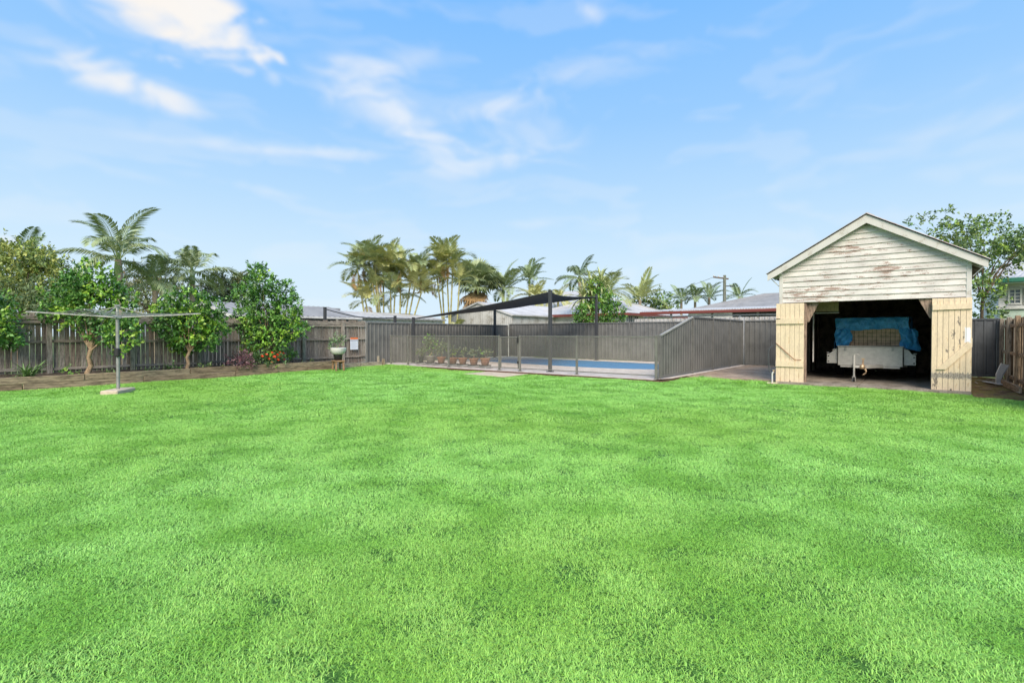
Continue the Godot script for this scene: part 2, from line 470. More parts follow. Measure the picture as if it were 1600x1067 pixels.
func make_materials() -> void:
	var g := func(v: float) -> Color: return Color(v, v, v)
	var grain := tex(5, 0.02, 0.09, 0.4, [[0.0, g.call(0.42)], [0.38, g.call(0.68)], [0.55, g.call(0.86)], [1.0, g.call(1.0)]], 256)
	var wn := bump(9, 0.05, 2.5)
	M.wood = []
	for c in [Color(0.40, 0.34, 0.28), Color(0.46, 0.395, 0.325), Color(0.32, 0.265, 0.215), Color(0.51, 0.45, 0.38), Color(0.37, 0.295, 0.235)]:
		M.wood.append(textured(c, grain, Vector3(5.0, 0.55, 1), 0.92, false, wn, 0.6))
	M.post_green = textured(Color(0.38, 0.38, 0.28), grain, Vector3(4.0, 0.6, 1), 0.92, false, wn, 0.5)
	M.sleeper = []
	for c in [Color(0.40, 0.30, 0.195), Color(0.34, 0.25, 0.165), Color(0.45, 0.35, 0.235)]:
		M.sleeper.append(textured(c, grain, Vector3(3.2, 0.4, 1), 0.92, false, wn, 0.6))
	M.pale_sleeper = textured(Color(0.58, 0.49, 0.37), grain, Vector3(3.0, 0.4, 1), 0.9, false, wn, 0.5)
	M.deck = []
	for c in [Color(0.60, 0.45, 0.335), Color(0.52, 0.385, 0.285), Color(0.66, 0.52, 0.40)]:
		M.deck.append(textured(c, grain, Vector3(3.2, 0.35, 1), 0.88, false, wn, 0.6))
	M.brown_wood = []
	for c in [Color(0.48, 0.34, 0.22), Color(0.38, 0.275, 0.185), Color(0.40, 0.35, 0.28)]:
		M.brown_wood.append(textured(c, grain, Vector3(4.0, 0.5, 1), 0.92, false, wn, 0.6))
	M.stool = textured(Color(0.48, 0.29, 0.155), grain, Vector3(5.0, 0.8, 1), 0.8, false, wn, 0.4)
	M.raw_brace = textured(Color(0.46, 0.33, 0.25), grain, Vector3(4.0, 0.6, 1), 0.9)
	M.inside_wood = textured(Color(0.40, 0.33, 0.265), grain, Vector3(4.0, 0.5, 1), 0.95)
	M.soil = textured(Color(1, 1, 1), tex(15, 0.02, 0.15, 0.5, [[0.2, Color(0.17, 0.145, 0.12)], [0.5, Color(0.29, 0.25, 0.205)], [0.8, Color(0.42, 0.37, 0.31)]]), Vector3(0.9, 0.9, 0.9), 0.97, true, bump(16, 0.09, 5.0), 1.0)
	M.turf = textured(Color(1, 1, 1), tex(17, 0.03, 0.2, 0.5, [[0.2, Color(0.13, 0.26, 0.07)], [0.5, Color(0.22, 0.40, 0.12)], [0.8, Color(0.33, 0.50, 0.18)]]), Vector3(1.3, 1.3, 1.3), 0.97, true)
	M.ground = textured(Color(1, 1, 1), tex(18, 0.012, 0.1, 0.5, [[0.2, Color(0.28, 0.36, 0.17)], [0.5, Color(0.40, 0.47, 0.24)], [0.8, Color(0.52, 0.53, 0.34)]]), Vector3(0.12, 0.12, 0.12), 0.97, true)
	M.dirt = textured(Color(1, 1, 1), tex(19, 0.012, 0.11, 0.42, [[0.22, Color(0.27, 0.20, 0.13)], [0.42, Color(0.41, 0.31, 0.20)], [0.55, Color(0.47, 0.40, 0.20)], [0.66, Color(0.36, 0.36, 0.12)], [0.85, Color(0.55, 0.44, 0.33)]]), Vector3(0.55, 0.55, 0.55), 0.97, true, bump(20, 0.1, 5.0), 0.8)
	M.paving = textured(Color(1, 1, 1), tex(21, 0.015, 0.12, 0.45, [[0.2, Color(0.76, 0.70, 0.65)], [0.5, Color(0.86, 0.80, 0.75)], [0.8, Color(0.90, 0.86, 0.82)]]), Vector3(0.7, 0.7, 0.7), 0.9, true)
	M.pad = textured(Color(1, 1, 1), tex(22, 0.02, 0.14, 0.45, [[0.2, Color(0.72, 0.65, 0.56)], [0.8, Color(0.85, 0.79, 0.71)]]), Vector3(0.8, 0.8, 0.8), 0.92, true)
	M.concrete = textured(Color(1, 1, 1), tex(24, 0.014, 0.12, 0.4, [[0.2, Color(0.36, 0.33, 0.29)], [0.45, Color(0.53, 0.49, 0.44)], [0.75, Color(0.66, 0.62, 0.57)]]), Vector3(0.6, 0.6, 0.6), 0.9, true)
	M.brick_edge = textured(Color(0.75, 0.70, 0.68), tex(25, 0.03, 0.2, 0.5, [[0.2, Color(0.32, 0.22, 0.18)], [0.8, Color(0.52, 0.40, 0.34)]]), Vector3(1.5, 1.5, 1.5), 0.95, true)
	var faint := tex(26, 0.012, 0.08, 0.35, [[0.15, g.call(0.80)], [0.5, g.call(0.93)], [0.85, g.call(1.0)]])
	M.fence_grey = textured(Color(0.165, 0.165, 0.155), faint, Vector3(0.5, 0.5, 0.5), 0.55, true)
	M.fence_post = textured(Color(0.175, 0.175, 0.165), faint, Vector3(0.7, 0.7, 0.7), 0.5, true)
	M.fence_dark = textured(Color(0.085, 0.095, 0.105), faint, Vector3(0.6, 0.6, 0.6), 0.5, true)
	M.cap_light = textured(Color(0.46, 0.45, 0.42), faint, Vector3(0.7, 0.7, 0.7), 0.5, true)
	M.pool_frame = textured(Color(0.20, 0.197, 0.172), faint, Vector3(0.9, 0.9, 0.9), 0.5, true)
	var mesh_cloth := mat(Color(0.30, 0.285, 0.24), 0.9)
	mesh_cloth.transparency = BaseMaterial3D.TRANSPARENCY_ALPHA
	mesh_cloth.albedo_color.a = 0.13
	M.pool_mesh = mesh_cloth
	M.black = mat(Color(0.02, 0.02, 0.021), 0.5)
	M.rubber = mat(Color(0.018, 0.018, 0.018), 0.85)
	M.sail = textured(Color(0.042, 0.047, 0.056), faint, Vector3(2, 2, 2), 0.9, true)
	M.sail.backlight_enabled = true
	M.sail.backlight = Color(0.12, 0.12, 0.12)
	M.sail_post = mat(Color(0.045, 0.047, 0.052), 0.5)
	M.water = textured(Color(0.04, 0.28, 0.56), tex(27, 0.02, 0.1, 0.4, [[0.2, g.call(0.82)], [0.8, g.call(1.0)]]), Vector3(0.5, 0.5, 0.5), 0.62, true, bump(28, 0.05, 2.0), 0.5)
	M.pool_tile = mat(Color(0.05, 0.17, 0.27), 0.4)
	M.white_paint = textured(Color(0.74, 0.73, 0.70), faint, Vector3(0.6, 0.6, 0.6), 0.7, true)
	M.barge = textured(Color(0.66, 0.635, 0.60), tex(29, 0.016, 0.13, 0.4, [[0.15, Color(0.80, 0.77, 0.73)], [0.4, g.call(0.95)], [1.0, g.call(1.0)]]), Vector3(0.8, 0.8, 0.8), 0.75, true)
	M.boards = mat(Color(0.74, 0.715, 0.70), 0.8)
	M.boards.albedo_texture = board_texture()
	M.side_boards = textured(Color(0.60, 0.58, 0.54), tex(30, 0.015, 0.1, 0.45, [[0.2, Color(0.70, 0.62, 0.57)], [0.45, g.call(0.95)], [1.0, g.call(1.0)]]), Vector3(0.5, 0.5, 0.5), 0.8, true)
	M.roof_old = textured(Color(1, 1, 1), tex(33, 0.016, 0.11, 0.4, [[0.22, Color(0.50, 0.33, 0.27)], [0.36, Color(0.70, 0.64, 0.60)], [0.7, Color(0.80, 0.79, 0.77)]]), Vector3(0.4, 0.4, 0.4), 0.6, true)
	M.door_left = mat(Color(1, 1, 1), 0.72); M.door_left.albedo_texture = door_texture(false)
	M.door_right = mat(Color(1, 1, 1), 0.72); M.door_right.albedo_texture = door_texture(true)
	M.cream = textured(Color(0.63, 0.50, 0.30), faint, Vector3(1.2, 1.2, 1.2), 0.75, true)
	M.galv = textured(Color(0.54, 0.525, 0.485), tex(35, 0.03, 0.16, 0.45, [[0.2, g.call(0.87)], [0.5, g.call(0.94)], [0.8, g.call(1.0)]]), Vector3(0.8, 0.8, 0.8), 0.5, true)
	M.galv.metallic = 0.15
	M.steel = textured(Color(0.40, 0.40, 0.38), faint, Vector3(2, 2, 2), 0.5, true)
	M.steel.metallic = 0.45
	M.wire = mat(Color(0.27, 0.27, 0.26), 0.6)
	M.rust = mat(Color(0.22, 0.09, 0.045), 0.85)
	M.mesh_wire = mat(Color(0.12, 0.085, 0.055), 0.8)
	M.brass = mat(Color(0.55, 0.40, 0.26), 0.4, 0.5)
	M.tarp = textured(Color(0.07, 0.44, 0.88), tex(36, 0.02, 0.14, 0.5, [[0.2, g.call(0.75)], [0.8, g.call(1.0)]]), Vector3(1.2, 1.2, 1.2), 0.38, true, bump(37, 0.035, 6.0), 0.9)
	M.carton = textured(Color(0.78, 0.55, 0.36), faint, Vector3(2, 2, 2), 0.9, true)
	M.fibro = textured(Color(0.36, 0.37, 0.38), faint, Vector3(0.6, 0.6, 0.6), 0.8, true)
	M.lining = textured(Color(0.36, 0.295, 0.24), grain, Vector3(0.6, 0.6, 0.6), 0.95, true)
	M.zinc_wall = textured(Color(0.60, 0.60, 0.59), tex(38, 0.014, 0.1, 0.4, [[0.2, Color(0.68, 0.66, 0.62)], [0.5, g.call(0.92)], [1.0, g.call(1.0)]]), Vector3(0.35, 0.35, 0.35), 0.6, true)
	M.zinc_roof = textured(Color(0.60, 0.60, 0.61), faint, Vector3(0.25, 0.25, 0.25), 0.55, true)
	M.grey_roof = textured(Color(0.34, 0.335, 0.33), faint, Vector3(0.3, 0.3, 0.3), 0.65, true)
	M.white_wall = textured(Color(0.78, 0.77, 0.74), faint, Vector3(0.3, 0.3, 0.3), 0.8, true)
	M.grey_wall = textured(Color(0.20, 0.205, 0.21), faint, Vector3(0.3, 0.3, 0.3), 0.7, true)
	M.red_trim = mat(Color(0.19, 0.045, 0.035), 0.6)
	M.green_trim = mat(Color(0.035, 0.20, 0.13), 0.5)
	M.mint = textured(Color(0.52, 0.63, 0.53), faint, Vector3(0.5, 0.5, 0.5), 0.8, true)
	M.pane = mat(Color(0.10, 0.12, 0.14), 0.12)
	M.bark = textured(Color(1, 1, 1), tex(40, 0.02, 0.13, 0.5, [[0.2, Color(0.44, 0.36, 0.27)], [0.5, Color(0.62, 0.53, 0.42)], [0.8, Color(0.76, 0.68, 0.57)]]), Vector3(3, 1.2, 3), 0.9, false, bump(41, 0.06, 4.0), 0.8)
	M.dark_bark = textured(Color(1, 1, 1), tex(42, 0.02, 0.13, 0.5, [[0.2, Color(0.28, 0.23, 0.18)], [0.8, Color(0.50, 0.44, 0.36)]]), Vector3(3, 1.2, 3), 0.95)
	M.palm_trunk = textured(Color(1, 1, 1), tex(43, 0.03, 0.13, 0.4, [[0.2, Color(0.50, 0.44, 0.36)], [0.8, Color(0.74, 0.69, 0.60)]]), Vector3(3, 1.5, 3), 0.9)
	M.cane = textured(Color(1, 1, 1), tex(44, 0.02, 0.12, 0.4, [[0.2, Color(0.50, 0.48, 0.26)], [0.55, Color(0.68, 0.66, 0.44)], [0.85, Color(0.80, 0.76, 0.64)]]), Vector3(3, 0.6, 3), 0.7)
	M.green_shaft = mat(Color(0.16, 0.25, 0.07), 0.5)
	M.terracotta = textured(Color(0.42, 0.20, 0.125), faint, Vector3(3, 3, 3), 0.9, true)
	M.pot_grey = textured(Color(0.33, 0.30, 0.26), faint, Vector3(3, 3, 3), 0.85, true)
	M.pot_dark = mat(Color(0.05, 0.06, 0.06), 0.6)
	M.pole_wood = textured(Color(0.27, 0.29, 0.22), grain, Vector3(3, 0.3, 1), 0.9)
	M.leaf = leafy(Color(1, 1, 1), 0.42, 0.3)
	M.far_leaf = leafy(Color(1, 1, 1), 0.6, 0.4)
	M.frond = leafy(Color(0.36, 0.44, 0.22), 0.5, 0.4)
	M.frond_deep = leafy(Color(0.29, 0.38, 0.20), 0.5, 0.35)
	M.frond_gold = leafy(Color(0.62, 0.62, 0.26), 0.5, 0.4)
	M.frond_olive = leafy(Color(0.46, 0.51, 0.22), 0.5, 0.4)
	M.frond_dead = leafy(Color(0.52, 0.33, 0.15), 0.8, 0.3)
	M.grass = leafy(Color(1, 1, 1), 0.6, 0.5)

# peeling white paint over weatherboards: 4.0 m by 2.1 m of gable, patches where the photograph has them
func board_texture() -> ImageTexture:
	var w := 640
	var h := 336
	var im := Image.create(w, h, false, Image.FORMAT_RGB8)
	var streak := noise(51, 0.02, 5)
	var fine := noise(52, 0.16, 3)
	var tone := noise(53, 0.008, 3)
	# patches as [x, y, half width, half height, strength] in metres from the lower left corner at (-3.0, 2.0)
	var spots := [[1.55, 1.33, 0.5, 0.13, 0.55], [1.95, 1.22, 0.35, 0.08, 0.3], [0.45, 0.30, 0.40, 0.12, 0.45], [1.05, 0.36, 0.42, 0.09, 0.7], [1.45, 0.37, 0.3, 0.08, 0.5], [0.8, 0.17, 0.75, 0.08, 0.55], [1.0, 0.05, 0.5, 0.05, 0.35], [2.35, 0.78, 0.42, 0.12, 0.6], [2.5, 0.60, 0.5, 0.07, 0.4], [2.2, 0.40, 0.3, 0.08, 0.4], [2.95, 0.62, 0.5, 0.07, 0.3], [3.2, 0.42, 0.4, 0.06, 0.25], [1.2, 0.72, 0.25, 0.07, 0.45], [1.85, 0.55, 0.15, 0.1, 0.3], [0.7, 0.58, 0.3, 0.06, 0.25], [2.0, 1.55, 0.4, 0.08, 0.2]]
	for y in h:
		var my := (1.0 - (y + 0.5) / h) * 2.1
		for x in w:
			var mx := (x + 0.5) / w * 4.0
			var want := 0.04
			for s in spots:
				var d: float = absf(mx - s[0]) / s[2] + absf(my - s[1]) / s[3] * 0.8
				if d < 1.6:
					want = maxf(want, s[4] * clampf(1.6 - d, 0, 1))
			var n := streak.get_noise_2d(x * 0.8, y * 4.5) + fine.get_noise_2d(x, y * 2.0) * 0.5
			var peel := smoothstep(0.02, 0.40, n + want * 1.15 - 0.42)
			var t := 0.95 + tone.get_noise_2d(x, y * 2.0) * 0.10 + fine.get_noise_2d(x * 0.6, y * 1.6 + 90.0) * 0.06
			var paint := Color(0.985, 0.975, 0.955) * t
			var bare := Color(0.76, 0.67, 0.625).lerp(Color(0.60, 0.50, 0.45), clampf(n * 1.3, 0, 1))
			im.set_pixel(x, y, paint.lerp(bare, peel * 0.9))
	return ImageTexture.create_from_image(im)

# cream paint on a plank door, 0.68 m by 2.1 m
func door_texture(right: bool) -> ImageTexture:
	var w := 136
	var h := 420
	var im := Image.create(w, h, false, Image.FORMAT_RGB8)
	var blot := noise(61 if right else 62, 0.03, 4)
	var fine := noise(63, 0.14, 3)
	for y in h:
		var my := (1.0 - (y + 0.5) / h) * 2.1
		for x in w:
			var mx := (x + 0.5) / w * 0.68
			var f := fine.get_noise_2d(x, y * 0.35)
			var b := blot.get_noise_2d(x * 1.2, y * 0.3)
			var c := Color(0.885, 0.805, 0.685) * (0.985 + f * 0.06 + b * 0.07)
			var wear := smoothstep(0.42, 0.55, b + f * 0.3)
			c = c.lerp(Color(0.74, 0.62, 0.46), wear * 0.5)
			if right:
				var band := 1.0 - smoothstep(0.045, 0.075, absf(my - 0.37 + f * 0.05))
				c = c.lerp(Color(0.40, 0.375, 0.35).lerp(Color(0.70, 0.67, 0.62), smoothstep(-0.25, 0.25, fine.get_noise_2d(x * 1.6, y * 1.2))), band * 0.85)
				for s in [[0.46, 1.58, 0.018, 0.07], [0.37, 1.3, 0.02, 0.06], [0.48, 1.12, 0.014, 0.08], [0.55, 1.25, 0.012, 0.05], [0.27, 0.93, 0.016, 0.04], [0.37, 0.97, 0.012, 0.03], [0.07, 0.2, 0.03, 0.14]]:
					var d := sqrt(pow((mx - s[0]) / s[2], 2.0) + pow((my - s[1]) / s[3], 2.0)) + f * 2.2
					c = c.lerp(Color(0.47, 0.43, 0.39), smoothstep(1.2, 0.7, d) * 0.85)
				var wd := maxf(absf(mx - 0.61) / 0.05, absf(my - 1.28) / 0.16) + f * 0.25
				c = c.lerp(Color(0.90, 0.90, 0.91), smoothstep(1.1, 0.9, wd))
			im.set_pixel(x, y, c)
	return ImageTexture.create_from_image(im)

# ---------------------------------------------------------------- ground
func lawn_h(x: float, z: float) -> float:
	var left := smoothstep(-12.0, -16.5, x)
	var h := LAWN_Y + left * lerpf(-0.035, 0.045, smoothstep(-3.0, -11.5, z))
	h += 0.012 * sin(x * 1.3 + z * 0.7) + 0.01 * sin(z * 1.7 - x * 0.6)
	return h

func lawn_ok(x: float, z: float) -> bool:
	if x > 1.95 or z > 3.0:
		return false
	if x < -16.55 and z > -12.45:
		return false
	if x < -17.55:
		return false
	if x < -5.38:
		if z < -13.17:
			return false
	elif x < -2.95:
		if z < -14.98 - 0.08 * sin(x * 5.0):
			return false
	elif x < 0.9:
		if z < -14.60 + 0.07 * sin(x * 6.0) + 0.05 * sin(x * 17.0):
			return false
	elif z < -14.05 + 0.12 * sin(x * 9.0):
		return false
	if x > -11.63 and x < -9.87 and z < -11.97:
		return false
	if absf(x + 14.15) < 0.40 and absf(z + 3.45) < 0.34:
		return false
	return true

func sheet(x0: float, x1: float, z0: float, z1: float, step: float, f: Callable) -> MB:
	var b := MB.new()
	var nx := int(ceil((x1 - x0) / step))
	var nz := int(ceil((z1 - z0) / step))
	for j in nz + 1:
		for i in nx + 1:
			var x := lerpf(x0, x1, float(i) / nx)
			var z := lerpf(z0, z1, float(j) / nz)
			var y: float = f.call(x, z)
			var nn := Vector3(y - f.call(x + 0.05, z), 0.05, y - f.call(x, z + 0.05)).normalized()
			b.vert(Vector3(x, y, z), nn, Vector2(x, z))
	for j in nz:
		for i in nx:
			var a := j * (nx + 1) + i
			b.ix.append_array([a, a + 1, a + nx + 2, a, a + nx + 2, a + nx + 1])
	return b

func make_ground() -> void:
	var far := MB.new()
	far.poly([Vector3(-420, -0.35, 420), Vector3(420, -0.35, 420), Vector3(420, -0.35, -420), Vector3(-420, -0.35, -420)])
	setting("ground", far, M.ground)
	setting("lawn_soil", sheet(-17.85, 1.98, -15.0, 9.0, 0.4, lawn_h), M.turf)
	var rough := noise(71, 0.5, 3)
	setting("dirt_strip", sheet(0.86, 1.95, -20.4, -13.9, 0.12, func(x: float, z: float) -> float: return -0.035 + 0.025 * rough.get_noise_2d(x * 4.0, z * 4.0) - 0.09 * smoothstep(-14.35, -13.95, z)), M.dirt)

# ---------------------------------------------------------------- weathered timber fence along the left side
func paling_mesh(k: int, hgt: float) -> ArrayMesh:
	var r := rgen(300 + k)
	var b := MB.new()
	b.uo = Vector2(r.randf_range(0, 9), r.randf_range(0, 9))
	b.box(Vector3(0, hgt * 0.5, 0), Vector3(0.016, hgt, r.randf_range(0.094, 0.104)), Basis.IDENTITY, 0.003)
	return b.mesh()

func make_timber_fence() -> void:
	var x := -17.9
	var fence := thing("paling_fence", "long weathered grey-brown timber paling fence behind the raised garden bed", "fence", Vector3(x, 0.0, -5.0))
	var meshes := []
	for k in 9:
		meshes.append(paling_mesh(k, 1.66 + 0.02 * (k % 4)))
	var r := rgen(3)
	var z := 2.6
	while z > -12.72:
		var p := part("paling", meshes[r.randi() % 9], M.wood[r.randi() % 5], fence, Vector3(-0.03 + r.randf_range(-0.004, 0.004), 0.085 + r.randf_range(-0.012, 0.012), z + 5.0))
		p.rotation.x = r.randf_range(-0.007, 0.007)
		z -= 0.1145 + r.randf_range(-0.002, 0.003)
	for zz in [2.0, -0.5, -2.89, -4.7, -6.46, -8.2, -9.96, -11.62]:
		part("post", one_box(Vector3(0.05, 0.86, zz + 5.0), Vector3(0.075, 1.72, 0.115), 0.006, Vector2(zz, 0)), M.post_green if r.randf() < 0.6 else M.wood[3], fence)
	var spans := [[2.6, -0.5], [-0.5, -2.89], [-2.89, -4.7], [-4.7, -6.46], [-6.46, -8.2], [-8.2, -9.96], [-9.96, -11.62], [-11.62, -12.72]]
	for s in spans:
		var mid: float = (s[0] + s[1]) * 0.5
		var len: float = absf(s[1] - s[0]) - 0.118
		for y in [1.565, 1.04, 0.335]:
			var b := MB.new()
			b.uo = Vector2(r.randf(), r.randf() * 5.0)
			b.box(Vector3.ZERO, Vector3(0.045, 0.07, len), Basis.IDENTITY, 0.005)
			var p := part("rail", b, M.wood[[1, 3, 0][r.randi() % 3]], fence, Vector3(0.02, y + r.randf_range(-0.012, 0.012), mid + 5.0))
			p.rotation.x = r.randf_range(-0.006, 0.006)
	# flat capping board under the paling tops, as the darker strip along the top shows
	for s in spans:
		var mid: float = (s[0] + s[1]) * 0.5
		part("capping_board", one_box(Vector3(0.0, 1.66, mid + 5.0), Vector3(0.02, 0.11, absf(s[1] - s[0]) - 0.12), 0.004, Vector2(mid, mid)), M.wood[[1, 3, 0][r.randi() % 3]], fence)

# ---------------------------------------------------------------- raised bed and its sleepers
func make_garden_bed() -> void:
	var wall := thing("retaining_wall", "low retaining wall of brown timber sleepers in two courses along garden bed", "retaining wall", Vector3(-16.6, -0.1, -4.0))
	var r := rgen(4)
	var n := 0
	for course in 2:
		var z := 2.6 - course * 1.15
		while z > -10.35:
			var len := minf(2.4, z + 10.38)
			if len < 0.25:
				break
			var y := 0.075 + course * 0.168
			var b := MB.new()
			b.uo = Vector2(r.randf() * 4.0, r.randf() * 4.0)
			b.box(Vector3.ZERO, Vector3(0.075, 0.165, len - 0.012), Basis.IDENTITY, 0.008)
			var p := part("sleeper", b, M.sleeper[r.randi() % 3], wall, Vector3(r.randf_range(-0.008, 0.008), y + lerpf(0.0, 0.045, smoothstep(-2.0, -10.0, z - len * 0.5)), z - len * 0.5 + 4.0))
			p.rotation.x = 0.0035
			z -= 2.4
			n += 1
	var low := thing("low_edging", "single pale timber sleeper edging near the wooden stool", "edging", Vector3(-16.72, -0.04, -11.5))
	for q in [[-10.42, -11.62], [-11.63, -12.62]]:
		part("sleeper", one_box(Vector3(0, 0.095, (q[0] + q[1]) * 0.5 + 11.5), Vector3(0.07, 0.19, absf(q[1] - q[0]) - 0.01), 0.008, Vector2(q[0], q[1])), M.pale_sleeper, low)
	part("peg", one_box(Vector3(-0.06, 0.2, -1.0), Vector3(0.07, 0.42, 0.07), 0.006), M.pale_sleeper, low)
	part("peg", one_box(Vector3(0.0, 0.14, -1.2), Vector3(0.09, 0.30, 0.09), 0.006), M.sleeper[2], low)
	var rough := noise(73, 0.6, 4)
	setting("garden_soil", sheet(-17.93, -16.62, -10.4, 2.6, 0.1, func(xx: float, zz: float) -> float: return 0.185 + 0.05 * rough.get_noise_2d(xx * 3.0, zz * 3.0) + 0.03 * smoothstep(-17.0, -17.8, xx)), M.soil)
	setting("garden_soil", sheet(-17.93, -16.74, -12.9, -10.4, 0.1, func(xx: float, zz: float) -> float: return 0.075 + 0.03 * rough.get_noise_2d(xx * 3.0, zz * 3.0)), M.soil)

# ---------------------------------------------------------------- grey folded-steel fences
func metal_fence(label: String, at: Vector3, turn: float, bays: Array, hgt: float, m: Material, ribs := 0.2, first_low := 0.0, cap: Material = null) -> Node3D:
	var f := thing("metal_fence", label, "fence", at, turn)
	var x := 0.0
	var k := 0
	for w in bays:
		var h0 := first_low if (k == 0 and first_low > 0.0) else hgt
		var key := "sheet %.2f %.2f %.2f %.2f" % [w, h0, hgt, ribs]
		if not shared.has(key):
			var b := MB.new()
			b.ribbed(Vector3(0.03, 0.07, 0), Vector3(w - 0.03, 0.07, 0), Vector3(0.03, h0 - 0.03, 0), Vector3(w - 0.03, hgt - 0.03, 0), ribs, 0.019)
			shared[key] = b.mesh()
		part("panel", shared[key], m, f, Vector3(x, 0, -0.014))
		part("post", one_box(Vector3(x, h0 * 0.5, 0), Vector3(0.055, h0, 0.07), 0.006), M.fence_post if m == M.fence_grey else m, f)
		var rail := MB.new()
		rail.beam(Vector3(x + 0.028, h0 - 0.025, 0), Vector3(x + w - 0.028, hgt - 0.025, 0), 0.05, 0.055, 0.006)
		part("top_rail", rail, cap if (k == 0 and cap) else (M.fence_post if m == M.fence_grey else m), f)
		part("bottom_rail", one_box(Vector3(x + w * 0.5, 0.05, 0), Vector3(w - 0.058, 0.06, 0.045), 0.005), M.fence_post if m == M.fence_grey else m, f)
		x += w
		k += 1
	part("post", one_box(Vector3(x, hgt * 0.5, 0), Vector3(0.055, hgt, 0.07), 0.006), M.fence_post if m == M.fence_grey else m, f)
	return f

func make_metal_fences() -> void:
	# along the pool's left side, away from the camera
	metal_fence("grey steel panel fence running back from the end of the timber paling fence", Vector3(-17.9, 0.0, -12.78), PI * 0.5, [2.3, 2.3, 2.3, 2.28], 1.74, M.fence_grey)
	metal_fence("long grey steel panel fence behind the far side of the pool", Vector3(-17.82, 0.0, -22.06), 0.0, [2.4, 2.4, 2.4, 2.4, 2.45], 1.80, M.fence_grey)
	metal_fence("grey steel panel fence with sloping first panel between pool and timber deck", Vector3(-5.65, 0.0, -13.62), PI * 0.5, [2.62, 2.0, 2.0, 1.75], 1.80, M.fence_grey, 0.2, 1.22, M.cap_light)
	metal_fence("short grey steel panel fence at the back of the timber deck", Vector3(-5.55, 0.0, -22.05), 0.0, [2.4, 1.2], 1.80, M.fence_grey)
	metal_fence("narrow dark charcoal steel fence between the shed and right timber fence", Vector3(0.88, -0.04, -20.45), 0.0, [0.87], 1.74, M.fence_dark, 0.22)

# ---------------------------------------------------------------- paving, pool, deck
func pool_edge(a: float) -> Vector2:
	var p := 2.7
	var c := cos(a)
	var s := sin(a)
	var k := pow(pow(absf(c), p) + pow(absf(s), p), -1.0 / p)
	var q := Vector2(-11.25 + 4.75 * c * k, -18.72 + 2.0 * s * k)
	q.y += 0.22 * sin((q.x + 11.0) * 0.55)
	return q

func make_pool_area() -> void:
	var lo := Vector2(-17.86, -22.0)
	var hi := Vector2(-5.45, -13.2)
	var ctr := Vector2(-11.25, -18.72)
	var angles := []
	for k in 72:
		angles.append(TAU * k / 72.0)
	for q in [lo, hi, Vector2(lo.x, hi.y), Vector2(hi.x, lo.y)]:
		angles.append(fposmod((q - ctr).angle(), TAU))
	angles.sort()
	var b := MB.new()
	var wtr := MB.new()
	var rim := MB.new()
	var cop := MB.new()
	for k in angles.size():
		var a0: float = angles[k]
		var a1: float = angles[(k + 1) % angles.size()]
		var pts := []
		for a in [a0, a1]:
			var e := pool_edge(a)
			var d := (e - ctr).normalized()
			var t := INF
			if absf(d.x) > 1e-6:
				t = minf(t, ((hi.x if d.x > 0 else lo.x) - ctr.x) / d.x)
			if absf(d.y) > 1e-6:
				t = minf(t, ((hi.y if d.y > 0 else lo.y) - ctr.y) / d.y)
			pts.append([e, ctr + d * t, e + d * 0.28])
		var v3 := func(p: Vector2, y: float) -> Vector3: return Vector3(p.x, y, p.y)
		# outside in, seen from above; two angles that fall together give nothing
		if (pts[0][0] - pts[1][0]).length() < 1e-4:
			continue
		b.poly([v3.call(pts[0][2], 0.0), v3.call(pts[1][2], 0.0), v3.call(pts[1][1], 0.0), v3.call(pts[0][1], 0.0)])
		cop.poly([v3.call(pts[0][0], 0.004), v3.call(pts[1][0], 0.004), v3.call(pts[1][2], 0.004), v3.call(pts[0][2], 0.004)])
		cop.poly([v3.call(pts[0][2], 0.004), v3.call(pts[1][2], 0.004), v3.call(pts[1][2], -0.02), v3.call(pts[0][2], -0.02)])
		rim.poly([v3.call(pts[1][0], 0.004), v3.call(pts[0][0], 0.004), v3.call(pts[0][0], -0.12), v3.call(pts[1][0], -0.12)])
		wtr.poly([v3.call(ctr, -0.018), v3.call(pts[1][0], -0.018), v3.call(pts[0][0], -0.018)])
	setting("pool_paving", b, M.paving)
	setting("pool_coping", cop, M.paving)
	setting("pool_wall", rim, M.pool_tile)
	setting("pool_water", wtr, M.water)
	setting("paving_edge", boxes([[Vector3((lo.x + hi.x) * 0.5, -0.075, -13.215), Vector3(hi.x - lo.x, 0.14, 0.03)], [Vector3(-5.435, -0.075, -17.6), Vector3(0.03, 0.14, 8.74)]]), M.brick_edge)
	setting("concrete_pad", one_box(Vector3(-10.75, -0.085, -12.585), Vector3(1.74, 0.08, 1.2), 0.006), M.pad)
	# timber deck beside the shed, boards across
	var deck := Node3D.new()
	deck.name = "timber_deck"
	add_child(deck)
	deck.set_meta("kind", "structure")
	var r := rgen(6)
	var z := -15.15
	while z > -21.9:
		var w := 0.19
		var split := r.randf_range(-4.8, -3.9)
		for q in [[-5.40, split], [split, -3.0]]:
			var b2 := MB.new()
			b2.uo = Vector2(r.randf() * 5, r.randf() * 5)
			b2.box(Vector3.ZERO, Vector3(q[1] - q[0] - 0.008, 0.045, w - 0.012), Basis.IDENTITY, 0.006)
			part("board", b2, M.deck[r.randi() % 3], deck, Vector3((q[0] + q[1]) * 0.5, -0.02 + r.randf_range(-0.006, 0.006), z))
		z -= w
	part("bearer", boxes([[Vector3(-4.2, -0.09, -15.2), Vector3(2.4, 0.09, 0.09)], [Vector3(-4.2, -0.09, -18.5), Vector3(2.4, 0.09, 0.09)], [Vector3(-4.2, -0.09, -21.7), Vector3(2.4, 0.09, 0.09)]]), M.inside_wood, deck)

